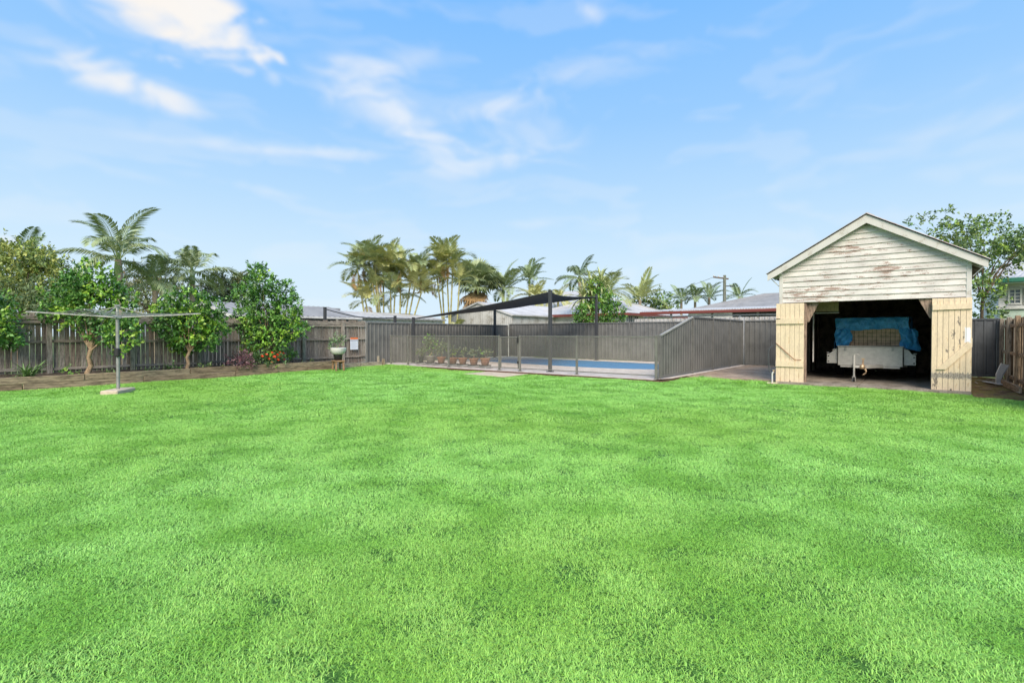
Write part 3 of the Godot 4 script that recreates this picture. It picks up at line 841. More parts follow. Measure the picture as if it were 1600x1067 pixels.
func make_pool_fence() -> void:
	var f := thing("pool_fence", "low bronze pool fence with see-through mesh panels facing the lawn", "fence", Vector3(-11.4, 0.0, -13.45))
	var xs := [-17.2, -16.12, -13.8, -11.32, -10.42, -8.22, -5.68]
	for k in xs.size():
		var o: float = xs[k] + 11.4
		part("post", one_box(Vector3(o, 0.6, 0), Vector3(0.06, 1.2, 0.06) if k > 0 and k < 6 else Vector3(0.075, 1.22, 0.06), 0.006), M.pool_frame, f)
		if k > 0:
			part("post_foot", one_box(Vector3(o, 0.008, 0), Vector3(0.11, 0.016, 0.11), 0.004), M.pool_frame, f)
		if k == xs.size() - 1 or k == 3:
			continue
		var e: float = xs[k + 1] + 11.4
		var mid := (o + e) * 0.5
		var w := e - o - 0.062
		part("top_rail", one_box(Vector3(mid, 1.165, 0), Vector3(w, 0.035, 0.035), 0.004), M.pool_frame, f)
		part("bottom_rail", one_box(Vector3(mid, 0.095, 0), Vector3(w, 0.03, 0.03), 0.004), M.pool_frame, f)
		part("mesh_panel", one_box(Vector3(mid, 0.629, 0), Vector3(w, 1.036, 0.003)), M.pool_mesh, f)
	var g := Node3D.new()
	g.name = "gate"
	f.add_child(g)
	var x0 := -11.27 + 11.4
	var x1 := -10.475 + 11.4
	part("frame", boxes([[Vector3(x0 + 0.02, 0.62, 0), Vector3(0.036, 1.08, 0.036)], [Vector3(x1 - 0.02, 0.62, 0), Vector3(0.036, 1.08, 0.036)], [Vector3((x0 + x1) * 0.5, 1.14, 0), Vector3(x1 - x0 - 0.08, 0.036, 0.034)], [Vector3((x0 + x1) * 0.5, 0.1, 0), Vector3(x1 - x0 - 0.08, 0.036, 0.034)]], 0.004), M.pool_frame, g)
	part("mesh_panel", one_box(Vector3((x0 + x1) * 0.5, 0.62, 0), Vector3(x1 - x0 - 0.076, 1.0, 0.003)), M.pool_mesh, g)
	part("latch", boxes([[Vector3(x1 - 0.02, 1.03, 0.035), Vector3(0.05, 0.16, 0.035)], [Vector3(x1 - 0.02, 1.13, 0.035), Vector3(0.03, 0.05, 0.03)]], 0.006), M.black, g)
	part("hinge", one_box(Vector3(x1 - 0.01, 0.3, 0.035), Vector3(0.05, 0.08, 0.03), 0.005), M.black, g)

func make_shade_sail() -> void:
	var corners := [Vector3(-17.35, 1.90, -14.75), Vector3(-9.53, 2.62, -13.92), Vector3(-12.04, 2.98, -21.42), Vector3(-17.6, 2.52, -20.5)]
	var post := func(p: Vector3, h: float, label: String, w: float) -> void:
		var t := thing("shade_sail_post", label, "post", p, 0.0, "dark posts holding the shade sail")
		part("shaft", one_box(Vector3(0, h * 0.5, 0), Vector3(w, h, w), 0.008), M.sail_post, t)
		part("base_plate", one_box(Vector3(0, 0.011, 0), Vector3(w * 1.9, 0.022, w * 1.9), 0.003), M.sail_post, t)
		part("cap", one_box(Vector3(0, h + 0.012, 0), Vector3(w * 1.08, 0.022, w * 1.08), 0.005), M.black, t)
	post.call(Vector3(-9.53, 0.0, -13.92), 2.66, "tall dark shade sail post just behind the pool fence", 0.10)
	post.call(Vector3(-12.04, 0.0, -21.45), 3.08, "dark shade sail post at far edge of pool before leafy green vine", 0.10)
	post.call(Vector3(-17.35, 0.0, -14.78), 1.95, "short dark shade sail post at left end of the pool fence", 0.10)
	post.call(Vector3(-17.6, 0.0, -20.55), 2.56, "dark shade sail post in far left pool corner before zinc shed", 0.11)
	post.call(Vector3(-18.25, -0.35, -14.5), 2.38, "dark post poking up behind left steel fence below cane palms", 0.10)
	post.call(Vector3(-18.2, -0.35, -11.05), 2.62, "dark post poking up behind the timber paling fence", 0.10)
	var b := MB.new()
	var n := 18
	var at := func(u: float, v: float) -> Vector3:
		var uu: float = 0.5 + (u - 0.5) * (1.0 - 0.14 * sin(PI * v))
		var vv: float = 0.5 + (v - 0.5) * (1.0 - 0.16 * sin(PI * u))
		var p: Vector3 = corners[0].lerp(corners[1], uu).lerp(corners[3].lerp(corners[2], uu), vv)
		p.y -= 0.10 * sin(PI * u) * sin(PI * v) + 0.02 * sin(u * 19.0) * sin(PI * v)
		return p
	for j in n + 1:
		for i in n + 1:
			var u := float(i) / n
			var v := float(j) / n
			var p: Vector3 = at.call(u, v)
			var du: Vector3 = at.call(minf(u + 0.01, 1.0), v) - at.call(maxf(u - 0.01, 0.0), v)
			var dv: Vector3 = at.call(u, minf(v + 0.01, 1.0)) - at.call(u, maxf(v - 0.01, 0.0))
			b.vert(p, du.cross(dv).normalized(), Vector2(u, v))
	for j in n:
		for i in n:
			var a := j * (n + 1) + i
			b.ix.append_array([a, a + n + 2, a + 1, a, a + n + 1, a + n + 2])
	var sail := thing("shade_sail", "dark grey shade sail stretched over the pool", "shade sail", Vector3.ZERO)
	part("cloth", b, M.sail, sail)
	var hem := MB.new()
	for e in 4:
		var pts := []
		for k in n + 1:
			var t := float(k) / n
			pts.append(at.call([t, 1.0, 1.0 - t, 0.0][e], [0.0, t, 1.0, 1.0 - t][e]))
		hem.tube(pts, [0.022], 5)
	part("hem", hem, M.sail, sail)
	var cable := MB.new()
	var pts := []
	for k in 11:
		var t := k / 10.0
		pts.append(Vector3(-18.2, 2.22, -11.05).lerp(Vector3(-18.25, 1.97, -14.5), t) - Vector3(0, 0.16 * sin(PI * t), 0))
	cable.tube(pts, [0.02], 6)
	var cable2 := MB.new()
	cable2.tube([Vector3(-18.25, 1.95, -14.5), Vector3(-17.8, 1.925, -14.64), Vector3(-17.38, 1.90, -14.74)], [0.018], 6)
	solid("sail_cable", "thin dark cable sagging between two posts behind the paling fence", "cable", cable, M.sail_post)
	solid("sail_cable", "short dark cable from fence-side post to shade sail corner", "cable", cable2, M.sail_post)

# ---------------------------------------------------------------- the weatherboard shed
func make_shed() -> void:
	var t := thing("garden_shed", "old white weatherboard shed with gabled iron roof and cream plank doors", "shed", Vector3(-1.04, 0.0, -15.0))
	# local origin (ox, oz)
	var o := Vector3(-1.04, 0.0, -15.0)
	var zf := -14.95
	var slope := 0.592
	var apex := 3.98
	var r := rgen(8)
	# weatherboards over the opening, each tapered and lapped
	var y := 2.055
	var k := 0
	while y < apex - 0.16:
		var y1 := minf(y + 0.135, apex - 0.1)
		var hw0 := minf(1.80, (apex - y) / slope)
		var hw1 := minf(1.80, (apex - y1) / slope)
		var b := MB.new()
		var cx := -1.04
		var jog := r.randf_range(-0.003, 0.003)
		var zb := zf + 0.030 + jog      # lower edge stands proud
		var zt := zf + 0.004 + jog
		var bk := zf - 0.01
		var U := func(p: Vector3) -> Vector2: return Vector2((p.x + 3.0) / 4.0, (4.1 - p.y) / 2.1)
		var A := Vector3(cx - hw0, y, zb); var B := Vector3(cx + hw0, y, zb); var C := Vector3(cx + hw1, y1 + 0.004, zt); var D := Vector3(cx - hw1, y1 + 0.004, zt)
		var A2 := Vector3(A.x, A.y, bk); var B2 := Vector3(B.x, B.y, bk); var C2 := Vector3(C.x, C.y, bk); var D2 := Vector3(D.x, D.y, bk)
		for q in [[A, B, C, D], [A2, B2, B, A], [B, B2, C2, C], [A2, A, D, D2], [D, C, C2, D2], [B2, A2, D2, C2]]:
			var uvs := []
			for p in q:
				uvs.append(U.call(p))
			var pts := []
			for p in q:
				pts.append(p - o)
			b.poly(pts, uvs)
		part("weatherboard", b, M.boards, t)
		y += 0.135
		k += 1
	# the lining behind the boards, down to the top of the opening
	var gb := MB.new()
	gb.prism([Vector2(-2.84, 2.06), Vector2(0.76, 2.06), Vector2(0.76, 2.92), Vector2(-1.04, 3.95), Vector2(-2.84, 2.92)], zf - 0.05, zf - 0.012, Transform3D(Basis.IDENTITY, -o))
	part("gable_lining", gb, M.inside_wood, t)
	for s in [[-2.885, -2.93], [0.805, 0.85]]:
		part("corner_board", one_box(Vector3(s[0], 1.43, zf - 0.005) - o, Vector3(0.09, 2.84, 0.07), 0.006), M.barge, t)
		part("jamb", one_box(Vector3(-2.345 if s[0] < -1.0 else 0.225, 1.0, zf - 0.06) - o, Vector3(0.09, 2.1, 0.09), 0.006), M.raw_brace, t)
	# infill boards beside the jambs, behind the open doors
	for s in [[-2.84, -2.39], [0.27, 0.76]]:
		for q in 15:
			part("weatherboard", one_box(Vector3((s[0] + s[1]) * 0.5, 0.075 + q * 0.135, zf) - o, Vector3(s[1] - s[0], 0.133, 0.018), 0.003), M.side_boards, t)
	# side and back walls of boards
	for side in [-2.92, 0.84]:
		for q in 20:
			var b := MB.new()
			b.box(Vector3(side, 0.12 + q * 0.135, -18.1) - o, Vector3(0.02, 0.137, 6.2), Basis(Vector3.BACK, deg_to_rad(4.0 * signf(side + 1.0))), 0.003)
			part("weatherboard", b, M.side_boards, t)
		part("wall_lining", one_box(Vector3(side - 0.03 * signf(side + 1.0), 1.36, -18.1) - o, Vector3(0.02, 2.7, 6.2)), M.lining, t)
		for q in 7:
			part("stud", one_box(Vector3(side - 0.075 * signf(side + 1.0), 1.36, -15.2 - q * 0.95) - o, Vector3(0.07, 2.66, 0.07), 0.004), M.inside_wood, t)
	var bw := MB.new()
	bw.prism([Vector2(-2.9, 0.0), Vector2(0.82, 0.0), Vector2(0.82, 2.86), Vector2(-1.04, 3.95), Vector2(-2.9, 2.86)], -21.26, -21.2, Transform3D(Basis.IDENTITY, -o))
	part("back_wall", bw, M.lining, t)
	part("wall_sheet", one_box(Vector3(0.715, 0.68, -18.6) - o, Vector3(0.016, 1.30, 5.0)), M.fibro, t)
	part("floor_slab", boxes([[Vector3(-2.06, -0.06, -18.0) - o, Vector3(1.74, 0.13, 6.6)], [Vector3(-0.16, -0.064, -18.0) - o, Vector3(2.03, 0.13, 6.6)]], 0.006), M.concrete, t)
	# roof: two folded sheets on purlins, barge boards in front
	for s in [-1.0, 1.0]:
		var run := 2.17
		var drop := run * slope
		var b := MB.new()
		var e0 := Vector3(-1.04 + s * run, 4.10 - drop, -14.72) - o
		var e1 := Vector3(-1.04 + s * run, 4.10 - drop, -21.5) - o
		var r0 := Vector3(-1.04, 4.10, -14.72) - o
		var r1 := Vector3(-1.04, 4.10, -21.5) - o
		if s < 0:
			b.ribbed(e1, e0, r1, r0, 0.076, 0.018, false)
		else:
			b.ribbed(e0, e1, r0, r1, 0.076, 0.018, false)
		var roof := part("roof", b, M.roof_old, t)
		if s > 0:
			var cap := MB.new()
			for w in [-1.0, 1.0]:
				cap.beam(Vector3(-1.04 + w * 0.075, 4.098, -14.86) - o, Vector3(-1.04 + w * 0.075, 4.098, -21.45) - o, 0.17, 0.012, 0.0, Vector3(w * 0.51, 0.86, 0))
			part("ridge_cap", cap, M.roof_old, roof)
		var run2 := 2.14
		var bb := MB.new()
		var a := Vector2(-1.04, 4.075)
		var lowp := Vector2(-1.04 + s * run2, 4.075 - run2 * slope)
		var ol := [a, a - Vector2(0, 0.195), lowp - Vector2(s * 0.0, 0.165), lowp]
		if s > 0:
			ol = [a, a - Vector2(0, 0.195), lowp - Vector2(0, 0.165), lowp]
		else:
			ol.reverse()
		bb.prism(ol, -14.80, -14.765, Transform3D(Basis.IDENTITY, -o))
		part("barge_board", bb, M.barge, t)
		# boards under the front overhang and eave
		var so := MB.new()
		so.prism([a - Vector2(0, 0.03), a - Vector2(0, 0.055), lowp - Vector2(0, 0.055), lowp - Vector2(0, 0.03)] if s > 0 else [lowp - Vector2(0, 0.03), lowp - Vector2(0, 0.055), a - Vector2(0, 0.055), a - Vector2(0, 0.03)], -21.4, -14.805, Transform3D(Basis.IDENTITY, -o))
		part("roof_boards", so, M.inside_wood, t)
		for q in 8:
			var rf := MB.new()
			rf.beam(Vector3(-1.04, 3.965, -15.25 - q * 0.85) - o, Vector3(-1.04 + s * 2.08, 3.965 - 2.08 * slope, -15.25 - q * 0.85) - o, 0.045, 0.10, 0.003)
			part("rafter", rf, M.barge if q < 1 else M.inside_wood, t)
		part("plate_end", one_box(Vector3(-1.04 + s * 1.87, 2.835, -14.9) - o, Vector3(0.11, 0.075, 0.13), 0.006), M.barge, t)
		# raking bracket under the eave
		var br := MB.new()
		br.beam(Vector3(-1.04 + s * 1.91, 2.50, -15.0) - o, Vector3(-1.04 + s * 2.1, 2.72, -15.0) - o, 0.03, 0.02)
		part("eave_bracket", br, M.barge, t)
		# knee brace in the top corner of the opening
		var kb := MB.new()
		if s < 0:
			kb.prism([Vector2(-2.30, 2.05), Vector2(-2.30, 1.55), Vector2(-2.26, 1.55), Vector2(-2.03, 2.05)], -15.10, -15.06, Transform3D(Basis.IDENTITY, -o))
		else:
			kb.prism([Vector2(-0.06, 2.05), Vector2(0.15, 1.6), Vector2(0.18, 1.6), Vector2(0.18, 2.05)], -15.02, -14.98, Transform3D(Basis.IDENTITY, -o))
		part("knee_brace", kb, M.raw_brace, t)
	part("lintel", one_box(Vector3(-1.06, 2.11, zf - 0.075) - o, Vector3(2.5, 0.12, 0.05), 0.004), M.inside_wood, t)
	# cream panel hanging inside on the left and the pale frame of an inner door
	var inner := Node3D.new()
	inner.name = "inner_panel"
	t.add_child(inner)
	for q in 6:
		part("plank", one_box(Vector3(-2.24 + q * 0.092, 1.99, -16.2) - o, Vector3(0.089, 0.27, 0.02), 0.004), M.cream, inner)
	part("strip", one_box(Vector3(-2.0, 1.815, -16.19) - o, Vector3(0.56, 0.025, 0.03), 0.003), M.white_paint, inner)
	part("frame_post", one_box(Vector3(-2.32, 1.15, -16.2) - o, Vector3(0.03, 1.35, 0.03), 0.003), M.barge, inner)
	# doors, swung right back against the front
	shed_door(t, o, -2.985, -2.335, 2.035, -0.045, M.door_left, false)
	shed_door(t, o, 0.185, 0.862, 2.035, -0.045, M.door_right, true)

func shed_door(t: Node3D, o: Vector3, x0: float, x1: float, top: float, foot: float, m: Material, right: bool) -> void:
	var d := Node3D.new()
	d.name = "door"
	t.add_child(d, true)
	var n := 7 if right else 6
	var w := (x1 - x0) / n
	var r := rgen(90 if right else 91)
	var U := func(x: float, y: float) -> Vector2: return Vector2((x - x0) / (x1 - x0), 1.0 - (y - foot) / (top - foot))
	var z := -14.86
	var put := func(called: String, ol: Array, z0: float, z1: float, mm: Material) -> void:
		var b := MB.new()
		var f := []
		var bk := []
		var uvs := []
		for p in ol:
			f.append(Vector3(p.x, p.y, z1) - o); bk.append(Vector3(p.x, p.y, z0) - o); uvs.append(U.call(p.x, p.y))
		b.poly(f, uvs)
		for k in ol.size():
			var j := (k + 1) % ol.size()
			b.poly([bk[k], bk[j], f[j], f[k]], [uvs[k], uvs[j], uvs[j], uvs[k]])
		bk.reverse(); uvs.reverse()
		b.poly(bk, uvs)
		part(called, b, mm, d)
	for k in n:
		var a := x0 + k * w + 0.0032
		var e := x0 + (k + 1) * w - 0.0032
		var lo := foot + r.randf_range(-0.008, 0.012) - (0.015 * k / n if right else 0.0)
		var j := r.randf_range(-0.002, 0.002)
		# plank with eased edges
		put.call("plank", [Vector2(a, lo), Vector2(e, lo), Vector2(e, top), Vector2(a, top)], z - 0.022, z + j, m)
	if right:
		put.call("rail", [Vector2(x0 + 0.01, 1.775), Vector2(x1 - 0.005, 1.79), Vector2(x1 - 0.005, 1.915), Vector2(x0 + 0.01, 1.90)], z + 0.003, z + 0.038, m)
		put.call("brace", [Vector2(x0 + 0.085, 0.455), Vector2(x0 + 0.245, 0.455), Vector2(x1 + 0.003, 0.965), Vector2(x1 + 0.003, 1.155)], z + 0.003, z + 0.038, m)
	else:
		put.call("rail", [Vector2(x0 + 0.005, 1.505), Vector2(x1 - 0.005, 1.505), Vector2(x1 - 0.005, 1.655), Vector2(x0 + 0.005, 1.655)], z + 0.003, z + 0.038, m)
		put.call("rail", [Vector2(x0 + 0.005, 0.395), Vector2(x1 - 0.005, 0.395), Vector2(x1 - 0.005, 0.545), Vector2(x0 + 0.005, 0.545)], z + 0.003, z + 0.038, m)
		var rod := MB.new()
		rod.tube([Vector3(x0 + 0.01, 1.0, z + 0.02) - o, Vector3(x0 + 0.44, 0.585, z + 0.046) - o, Vector3(x0 + 0.60, 0.575, z + 0.046) - o], [0.009], 6)
		part("stay_rod", rod, M.rust, d)
		part("hook", one_box(Vector3(x0 + 0.06, 1.64, z + 0.046) - o, Vector3(0.1, 0.014, 0.012), 0.003), M.black, d)
	var hb := MB.new()
	hb.box(Vector3(x0 + 0.34, foot + 0.06, z + 0.008) - o, Vector3(0.02, 0.035, 0.012), Basis.IDENTITY, 0.003)
	part("bolt", hb, M.black, d)

# ---------------------------------------------------------------- box trailer parked inside
func make_trailer() -> void:
	var o := Vector3(-1.07, 0.0, -17.4)
	var t := thing("box_trailer", "galvanised box trailer parked nose out inside the shed", "trailer", o)
	var P := func(x: float, y: float, z: float) -> Vector3: return Vector3(x, y, z) - o
	# tool box across the front
	part("toolbox", one_box(P.call(-1.07, 0.645, -16.72), Vector3(1.42, 0.51, 0.42), 0.012), M.galv, t)
	part("toolbox_lid", one_box(P.call(-1.07, 0.912, -16.71), Vector3(1.45, 0.022, 0.46), 0.006), M.galv, t)
	for x in [-1.60, -0.57]:
		part("latch", boxes([[P.call(x, 0.855, -16.495), Vector3(0.035, 0.075, 0.02)], [P.call(x, 0.82, -16.485), Vector3(0.05, 0.025, 0.02)]], 0.004), M.steel, t)
	part("body", boxes([[P.call(-1.07, 0.66, -18.35), Vector3(1.5, 0.06, 2.7)], [P.call(-1.81, 0.80, -18.35), Vector3(0.03, 0.34, 2.7)], [P.call(-0.33, 0.80, -18.35), Vector3(0.03, 0.34, 2.7)], [P.call(-1.07, 0.80, -19.7), Vector3(1.5, 0.34, 0.03)]], 0.004), M.galv, t)
	for s in [-1.0, 1.0]:
		# front corner plate of the mudguard with a cut corner and bolt holes
		var b := MB.new()
		var x := 0.73
		var ol := [Vector2(x, 0.44), Vector2(0.97, 0.44), Vector2(0.97, 0.70), Vector2(0.90, 0.715), Vector2(0.82, 0.83), Vector2(x, 0.86)]
		if s < 0:
			var m2 := []
			for p in ol:
				m2.append(Vector2(-p.x, p.y))
			m2.reverse()
			ol = m2
		b.prism(ol, 0.78, 0.80)
		var mg := part("mudguard", b, M.galv, t)
		b = MB.new()
		b.box(Vector3(s * 0.87, 0.73, 0.1), Vector3(0.24, 0.015, 1.36), Basis.IDENTITY, 0.004)
		part("guard_top", b, M.galv, mg)
		for yy in [0.49, 0.64]:
			b = MB.new()
			b.lathe(Vector3(s * 0.935, yy, 0.801), [Vector2(0.0, 0.012), Vector2(0.016, 0.008), Vector2(0.018, 0.0)], 10, Basis(Vector3.RIGHT, PI * 0.5))
			part("bolt", b, M.black, mg)
		# wheels
		for zz in [-18.6]:
			var w := MB.new()
			w.lathe(P.call(-1.07 + s * 0.87, 0.31, zz), [Vector2(0.19, -0.09), Vector2(0.29, -0.095), Vector2(0.31, -0.07), Vector2(0.312, 0.07), Vector2(0.29, 0.095), Vector2(0.19, 0.09)], 26, Basis(Vector3.BACK, PI * 0.5))
			var wh := part("wheel", w, M.rubber, t)
			w = MB.new()
			w.lathe(P.call(-1.07 + s * 0.87, 0.31, zz), [Vector2(0.0, -0.05), Vector2(0.12, -0.05), Vector2(0.19, -0.085), Vector2(0.19, 0.085), Vector2(0.12, 0.05), Vector2(0.0, 0.05)], 20, Basis(Vector3.BACK, PI * 0.5))
			part("rim", w, M.steel, wh)
	part("axle", one_box(P.call(-1.07, 0.31, -18.6), Vector3(1.6, 0.05, 0.05), 0.005), M.steel, t)
	# drawbar, coupling and jockey wheel
	var db := MB.new()
	db.beam(P.call(-1.6, 0.40, -17.0), P.call(-1.22, 0.40, -15.95), 0.05, 0.09, 0.006)
	db.beam(P.call(-0.54, 0.40, -17.0), P.call(-1.10, 0.40, -15.95), 0.05, 0.09, 0.006)
	part("drawbar", db, M.galv, t)
	part("cross_beam", one_box(P.call(-1.07, 0.365, -16.55), Vector3(1.3, 0.045, 0.05), 0.005), M.galv, t)
	var cp := MB.new()
	cp.beam(P.call(-1.16, 0.42, -15.98), P.call(-1.16, 0.40, -15.66), 0.075, 0.07, 0.012)
	cp.lathe(P.call(-1.16, 0.36, -15.66), [Vector2(0.0, 0.0), Vector2(0.045, 0.0), Vector2(0.055, 0.05), Vector2(0.045, 0.1), Vector2(0.0, 0.115)], 14)
	cp.beam(P.call(-1.16, 0.45, -15.86), P.call(-1.15, 0.60, -15.80), 0.03, 0.02, 0.004)
	cp.box(P.call(-1.15, 0.61, -15.80), Vector3(0.09, 0.025, 0.03), Basis.IDENTITY, 0.006)
	part("coupling", cp, M.brass, t)
	var ch := MB.new()
	var prev := []
	for k in 9:
		var f := k / 8.0
		prev.append(P.call(-1.12 + 0.04 * sin(f * 9.0), 0.36 - 0.16 * sin(f * PI), -15.72 - 0.12 * f))
	ch.tube(prev, [0.011], 6)
	part("safety_chain", ch, M.brass, t)
	var jw := MB.new()
	jw.tube([P.call(-1.35, 0.10, -15.88), P.call(-1.35, 0.38, -15.88), P.call(-1.35, 0.385, -15.88), P.call(-1.35, 0.70, -15.88)], [0.022, 0.022, 0.03, 0.03], 12)
	jw.box(P.call(-1.28, 0.40, -15.9), Vector3(0.10, 0.07, 0.05), Basis.IDENTITY, 0.006)
	jw.tube([P.call(-1.35, 0.70, -15.88), P.call(-1.30, 0.715, -15.87), P.call(-1.25, 0.715, -15.87), P.call(-1.245, 0.69, -15.87)], [0.01], 6)
	jw.box(P.call(-1.382, 0.085, -15.88), Vector3(0.008, 0.13, 0.05))
	jw.box(P.call(-1.318, 0.085, -15.88), Vector3(0.008, 0.13, 0.05))
	var jk := part("jockey_stand", jw, M.galv, t)
	var jt := MB.new()
	jt.lathe(P.call(-1.35, 0.066, -15.88), [Vector2(0.0, -0.024), Vector2(0.055, -0.026), Vector2(0.066, -0.014), Vector2(0.066, 0.014), Vector2(0.055, 0.026), Vector2(0.0, 0.024)], 18, Basis(Vector3.BACK, PI * 0.5))
	part("jockey_wheel", jt, M.rubber, jk)
	# load: a carton-lined cage with wire grid
	var c := thing("cage_load", "tan cartons behind a rusty wire grid cage on the trailer", "load", Vector3(-1.05, 0.69, -17.9))
	var Q := func(x: float, y: float, z: float) -> Vector3: return Vector3(x, y, z) - Vector3(-1.05, 0.69, -17.9)
	part("cartons", one_box(Q.call(-1.05, 1.17, -18.0), Vector3(1.42, 0.96, 1.96), 0.01), M.carton, c)
	for k in 15:
		var wv := MB.new()
		wv.tube([Q.call(-1.74 + k * 0.1, 0.70, -16.995), Q.call(-1.74 + k * 0.1, 1.62, -16.995)], [0.004], 5)
		part("wire", wv, M.mesh_wire, c)
	for k in 11:
		var wh := MB.new()
		var yy := 0.75 + k * 0.062 if k < 6 else 1.06 + (k - 5) * 0.11
		wh.tube([Q.call(-1.76, yy, -16.985), Q.call(-0.34, yy, -16.985)], [0.0035], 5)
		part("wire", wh, M.mesh_wire, c)
	part("upright", one_box(Q.call(-0.33, 1.0, -16.95), Vector3(0.05, 0.62, 0.04), 0.005), M.white_paint, c)
	# blue tarpaulin over the load, folded back at the front
	var tp := MB.new()
	var nz := noise(81, 1.6, 4)
	var grid := func(nu: int, nv: int, f: Callable) -> void:
		var base := tp.v.size()
		for j in nv + 1:
			for i in nu + 1:
				var p: Vector3 = f.call(float(i) / nu, float(j) / nv)
				tp.vert(p, Vector3.UP, Vector2(i, j))
		for j in nv:
			for i in nu:
				var a := base + j * (nu + 1) + i
				tp.ix.append_array([a, a + nu + 2, a + 1, a, a + nu + 1, a + nu + 2])
				var nn := (tp.v[a + 1] - tp.v[a]).cross(tp.v[a + nu + 1] - tp.v[a]).normalized()
				tp.n[a] = nn; tp.n[a + 1] = nn; tp.n[a + nu + 1] = nn; tp.n[a + nu + 2] = nn
	var wr := func(p: Vector3, k: float) -> Vector3:
		return p + Vector3(nz.get_noise_3d(p.x * 2.2, p.y * 2.2, p.z * 2.2), nz.get_noise_3d(p.x * 2.2 + 50.0, p.y * 2.2, p.z * 2.2) * 0.5, nz.get_noise_3d(p.x * 2.2, p.y * 2.2 + 70.0, p.z * 2.2)) * k
	# top
	grid.call(22, 22, func(u: float, v: float) -> Vector3: return wr.call(Q.call(lerpf(-1.87, -0.235, u), 1.685 + 0.012 * sin(u * PI), lerpf(-16.93, -19.1, v)), 0.02))
	# front skirt, its lower edge drawn up over the grid, hanging lower at both sides
	grid.call(40, 12, func(u: float, v: float) -> Vector3:
		var x := lerpf(-1.87, -0.235, u)
		var lowest := 1.36 - 0.02 * sin(u * 7.0)
		if u < 0.20:
			lowest = lerpf(0.93, 1.335, smoothstep(0.175, 0.20, u + 0.025 * sin(v * 6.0)))
		elif u > 0.86:
			lowest = lerpf(1.33, 0.98, smoothstep(0.86, 0.90, u))
		return wr.call(Q.call(x + 0.02 * (v - 0.5), lerpf(1.685, lowest, v), -16.93 + 0.035 * sin(v * PI) + 0.02 * sin(u * 23.0 + v * 4.0) * v), 0.045))
	# sides
	for s in [0, 1]:
		grid.call(20, 12, func(u: float, v: float) -> Vector3:
			var x := -1.88 if s == 0 else -0.225
			var out := (0.02 + 0.12 * v * v * (1.0 + 0.6 * sin(u * 9.0))) * (-0.25 if s == 0 else 1.0)
			return wr.call(Q.call(x + out, lerpf(1.685, 0.80, v), lerpf(-16.93, -19.1, u)), 0.05))
	# the bunched fold at the right front corner
	grid.call(14, 12, func(u: float, v: float) -> Vector3:
		var x := lerpf(-0.44, -0.10, u) + 0.10 * v * u
		return wr.call(Q.call(x, lerpf(1.40, 0.90 - 0.12 * u, v), -16.86 + 0.10 * sin(u * PI) * sin(v * PI) - 0.12 * u + 0.02 * sin(u * 16.0)), 0.06))
	# and the gathered one on the left
	grid.call(14, 12, func(u: float, v: float) -> Vector3:
		var x := lerpf(-1.88, -1.56 + 0.07 * sin(v * PI), u)
		return wr.call(Q.call(x, lerpf(1.38, 0.925, v), -16.87 + 0.07 * sin(u * PI) * sin(v * PI) + 0.02 * sin((u + v) * 12.0)), 0.05))
	solid("tarpaulin", "crumpled bright blue tarpaulin draped over the trailer load", "tarpaulin", tp, M.tarp, Vector3(-1.05, 0.69, -17.9))

